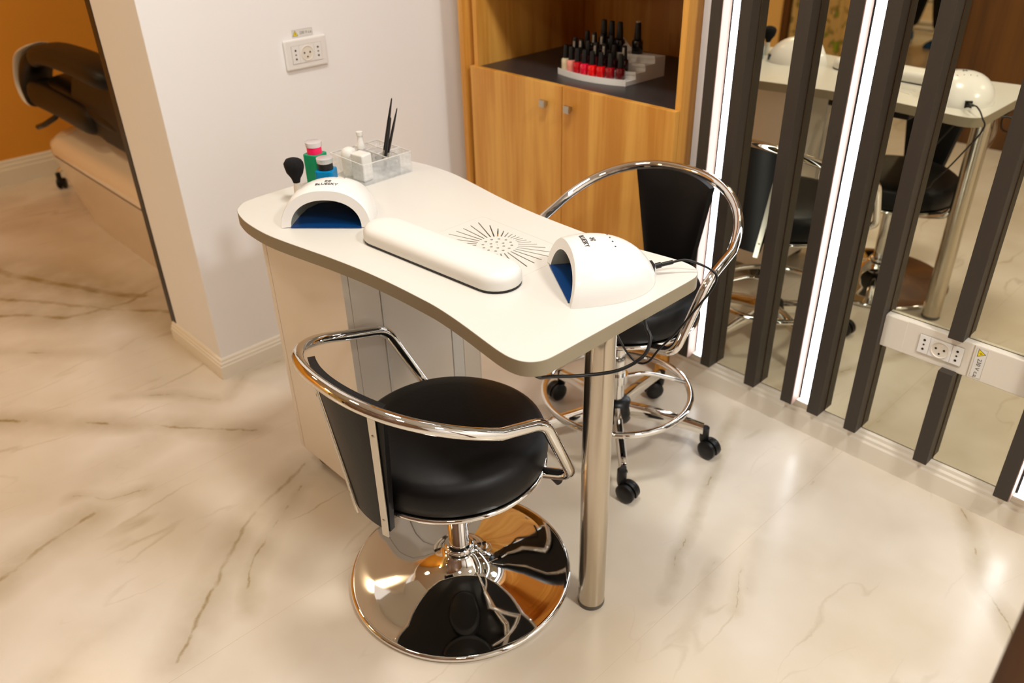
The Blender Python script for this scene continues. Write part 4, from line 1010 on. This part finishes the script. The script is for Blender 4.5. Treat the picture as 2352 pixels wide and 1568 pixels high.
cushion([(-0.90, 0.53), (-0.78, 0.56), (-0.55, 0.585), (-0.20, 0.58), (0.10, 0.56), (0.25, 0.56)], 0.72, 0.125, 'seat', pod, yoff=0.08)
cushion([(0.06, 0.55), (0.22, 0.72), (0.38, 0.95), (0.50, 1.18)], 0.46, 0.13, 'backrest', pod, yoff=0.08)
# side body below the armrest
b = bmesh.new(); side = [(-0.34, 0.62), (-0.30, 0.53), (-0.05, 0.475), (0.30, 0.47), (0.50, 0.50), (0.50, 0.74), (0.20, 0.76), (-0.15, 0.76), (-0.27, 0.70)]
lo = [b.verts.new((p[0], -0.27, p[1])) for p in side]; hi = [b.verts.new((p[0], -0.17, p[1])) for p in side]; b.faces.new(lo); b.faces.new(hi)
for i in range(len(side)): b.faces.new((lo[i], lo[(i + 1) % len(side)], hi[(i + 1) % len(side)], hi[i]))
obj('side_body', b, M_VINYL, pod, bevel=0.02, seg=3)
cushion([(-0.88, 0.535), (-0.78, 0.545), (-0.50, 0.55), (-0.25, 0.545), (-0.10, 0.54)], 0.13, 0.125, 'seat_side_pad', pod, yoff=-0.24)
cushion([(-0.66, 0.70), (-0.52, 0.752), (-0.25, 0.768), (0.02, 0.765), (0.20, 0.745)], 0.15, 0.085, 'armrest', pod, yoff=-0.25)
cushion([(-0.66, 0.70), (-0.52, 0.752), (-0.25, 0.768), (0.02, 0.765), (0.20, 0.745)], 0.15, 0.085, 'armrest', pod, yoff=0.42)
fp = cushion([(-0.70, 0.735), (-0.86, 0.66), (-0.96, 0.565), (-0.95, 0.50), (-0.92, 0.48)], 0.14, 0.075, 'leg_pad', pod, yoff=-0.22)
cushion([(-0.74, 0.765), (-0.91, 0.69), (-1.015, 0.575), (-1.0, 0.50), (-0.94, 0.455)], 0.15, 0.014, 'pad_shell', fp, M_RAIL, yoff=-0.22)
b = bmesh.new(); tube(b, [(-0.64, -0.22, 0.52), (-0.68, -0.26, 0.46), (-0.76, -0.29, 0.42), (-0.84, -0.30, 0.395)], 0.012, 10); lv = obj('recline_lever', b, M_BLACK, pod, True)
b = bmesh.new(); tube(b, [(-0.60, 0.05, 0.52), (-0.50, 0.05, 0.44), (-0.42, 0.05, 0.42)], 0.02, 12); obj('support_arm', b, M_BLACK, pod, True)
obj('head_cushion', bx(0.36, 0.60, -0.10, 0.12, 0.80, 0.93), M_POD, pod, bevel=0.05, seg=4)
w_ = caster(-1.13, -0.21, 2.6, pod)
b = bmesh.new(); tube(b, smooth_path([(-1.13, -0.21, 0.088), (-1.08, -0.15, 0.13), (-0.95, 0.0, 0.16), (-0.70, 0.05, 0.20)], 6), 0.011, 10); obj('caster_arm', b, M_CHROME, pod, True)

# ================================================================== things only the mirror shows
b = bmesh.new(); n = 60; front = []; back = []
for i in range(n + 1):
    x = -3.375 + 0.60 * i / n; y = -2.42 + 0.012 * sin(i * 1.15)
    front.append((x, y)); back.append((x, y - 0.004))
prism(b, front + back[::-1], 0.012, 2.45)
o = tag(obj('patterned_curtain', b, M_PATTERN, smooth=True, angle=60), 'beige curtain with green leaf pattern hanging behind the table in the mirror', 'curtain')
wp = thing('wood_partition', 'tall dark wood partition filling the right of the mirror reflection', 'partition', (-1.62, -1.02, 0))
obj('panel', bx(0, 3.4, -0.04, 0, 0, 2.6), M_WOODD, wp, bevel=0.002)
obj('edge_post', bx(-0.03, 0.0, -0.05, 0.01, 0, 2.6), M_WOODD, wp, bevel=0.002)
o = obj('wood_side_panel', bx(-0.055, 0.06, 0.62, 0.70, 0, 1.0), M_WOODD, bevel=0.002)
tag(o, 'dark wood side panel cutting the bottom right corner of the picture', 'panel')

rk = thing('white_rack', 'low white rack of rails on the floor behind the person in the mirror', 'rack', (-2.85, -4.05, 0))
for y0, z in ((0.30, 0.035), (0.05, 0.035), (-0.05, 0.20)):
    b = bmesh.new(); tube(b, [(-0.35, y0, z), (0.35, y0, z)], 0.020, 12); obj('rail', b, M_MATTE, rk, True)
for s in (-1, 1):
    b = bmesh.new(); tube(b, fillet([(s * 0.35, 0.34, 0.0201), (s * 0.35, -0.05, 0.0201), (s * 0.35, -0.06, 0.42), (s * 0.35, 0.05, 0.42)], 0.05), 0.0195, 10); obj('side_frame', b, M_MATTE, rk, True)

# person standing far behind, only the lower legs show in the mirror
def skinned(name, verts, edges, radii, m, parent=None, sub=2, root=0):
    me = bpy.data.meshes.new(name); me.from_pydata(verts, edges, []); o = link(bpy.data.objects.new(name, me)); me.materials.append(m)
    if parent is not None: o.parent = parent
    o.modifiers.new('skin', 'SKIN'); sv = me.skin_vertices[0].data
    for i, r in enumerate(radii): sv[i].radius = (r, r) if isinstance(r, (int, float)) else r; sv[i].use_root = (i == root)
    sm = o.modifiers.new('sub', 'SUBSURF'); sm.levels = sub; sm.render_levels = sub
    for md in o.modifiers:
        if md.type == 'SKIN': md.use_smooth_shade = True
    return o
pr = thing('person', 'person in black trousers and blue shoes standing far back in the mirror', 'person', (-2.735, -3.40, 0), radians(10))
V = [(0, 0, 0.92), (0, 0.0, 1.05), (0, -0.01, 1.22), (0, -0.01, 1.38), (0, 0, 1.46), (0, 0.01, 1.53),
     (-0.09, 0, 0.86), (-0.085, 0.01, 0.50), (-0.150, 0, 0.10), (-0.155, 0.0, 0.06), (0.09, 0, 0.86), (0.085, 0.01, 0.50), (0.150, 0, 0.10), (0.155, 0.0, 0.06),
     (-0.17, -0.01, 1.38), (-0.23, -0.02, 1.12), (-0.24, 0.05, 0.88), (0.17, -0.01, 1.38), (0.23, -0.02, 1.12), (0.24, 0.05, 0.88)]
Eg = [(0, 1), (1, 2), (2, 3), (3, 4), (4, 5), (0, 6), (6, 7), (7, 8), (8, 9), (0, 10), (10, 11), (11, 12), (12, 13), (3, 14), (14, 15), (15, 16), (3, 17), (17, 18), (18, 19)]
Rd = [(0.15, 0.10), (0.13, 0.09), (0.15, 0.10), (0.15, 0.09), 0.055, 0.05, 0.095, 0.068, 0.045, 0.04, 0.095, 0.068, 0.045, 0.04, 0.058, 0.043, 0.028, 0.058, 0.043, 0.028]
skinned('body', V, Eg, Rd, M_SKIN, pr)
TV = [(0, 0, 0.95), (-0.092, 0, 0.86), (-0.088, 0.01, 0.50), (-0.118, 0, 0.28), (-0.150, 0, 0.10), (0.092, 0, 0.86), (0.088, 0.01, 0.50), (0.118, 0, 0.28), (0.150, 0, 0.10)]
skinned('trousers', TV, [(0, 1), (1, 2), (2, 3), (3, 4), (0, 5), (5, 6), (6, 7), (7, 8)], [(0.165, 0.115), 0.112, 0.088, 0.085, 0.072, 0.112, 0.088, 0.085, 0.072], M_TROUSER, pr)
skinned('shirt', [(0, 0, 0.93), (0, 0, 1.10), (0, -0.01, 1.36), (0, -0.01, 1.42), (-0.175, -0.01, 1.38), (-0.225, -0.02, 1.15), (0.175, -0.01, 1.38), (0.225, -0.02, 1.15)],
        [(0, 1), (1, 2), (2, 3), (2, 4), (4, 5), (2, 6), (6, 7)], [(0.172, 0.12), (0.155, 0.11), (0.165, 0.11), 0.075, 0.072, 0.058, 0.072, 0.058], M_TROUSER, pr)
b = bmesh.new(); bmesh.ops.create_uvsphere(b, u_segments=24, v_segments=18, radius=0.1, matrix=Matrix.Translation((0, 0.015, 1.645)) @ Matrix.Diagonal((0.78, 0.95, 1.18, 1)))
for v in b.verts:
    if v.co.y > 0.08 and abs(v.co.x) < 0.02 and 1.60 < v.co.z < 1.66: v.co.y += 0.018
hd = obj('head', b, M_SKIN, pr, True)
b = bmesh.new(); bmesh.ops.create_uvsphere(b, u_segments=24, v_segments=18, radius=0.108, matrix=Matrix.Translation((0, -0.008, 1.665)) @ Matrix.Diagonal((0.80, 0.95, 1.12, 1)))
bmesh.ops.delete(b, geom=[v for v in b.verts if v.co.z < 1.56 or (v.co.y > 0.045 and v.co.z < 1.70)], context='VERTS'); obj('hair', b, M_TROUSER, hd, True)
for s in (-1, 1):
    b = bmesh.new(); bmesh.ops.create_uvsphere(b, u_segments=12, v_segments=8, radius=0.009, matrix=Matrix.Translation((s * 0.030, 0.104, 1.650))); obj('eye', b, M_INK, hd, True)
    b = bmesh.new(); bmesh.ops.create_uvsphere(b, u_segments=12, v_segments=8, radius=0.026, matrix=Matrix.Translation((s * 0.080, 0.0, 1.640)) @ Matrix.Diagonal((0.3, 0.7, 1, 1))); obj('ear', b, M_SKIN, hd, True)
    hv = [(s * 0.24, 0.055, 0.87), (s * 0.242, 0.062, 0.80)]; he = [(0, 1)]; hr = [0.024, 0.032]
    for k in range(4):
        x = s * 0.242 + (k - 1.5) * 0.004; y = 0.036 + 0.017 * k; l = [0.070, 0.080, 0.076, 0.060][k]
        hv += [(x, y, 0.775), (x - s * 0.006, y, 0.775 - l * 0.5), (x - s * 0.016, y, 0.775 - l)]; i0 = len(hv) - 3
        he += [(1, i0), (i0, i0 + 1), (i0 + 1, i0 + 2)]; hr += [0.009, 0.0085, 0.0075]
    hv += [(s * 0.236, 0.098, 0.815), (s * 0.232, 0.112, 0.78)]; he += [(1, len(hv) - 2), (len(hv) - 2, len(hv) - 1)]; hr += [0.011, 0.009]
    skinned('hand', hv, he, hr, M_SKIN, pr, 1)
    b = bmesh.new(); rings = []
    for yy, hw, ht in ((-0.075, 0.028, 0.055), (-0.06, 0.038, 0.078), (0.0, 0.042, 0.080), (0.06, 0.045, 0.060), (0.13, 0.046, 0.045), (0.17, 0.036, 0.036), (0.185, 0.015, 0.022)):
        rings.append([b.verts.new((s * 0.155 + hw * px, yy, 0.001 + ht * pz)) for px, pz in ((-1, 0), (-1.02, 0.3), (-0.85, 0.75), (-0.4, 1), (0.4, 1), (0.85, 0.75), (1.02, 0.3), (1, 0))])
    for r0, r1 in zip(rings, rings[1:]):
        for k in range(8): b.faces.new((r0[k], r0[(k + 1) % 8], r1[(k + 1) % 8], r1[k]))
    b.faces.new(rings[0]); b.faces.new(rings[-1]); obj('shoe', b, M_SHOE, pr, True, angle=60)
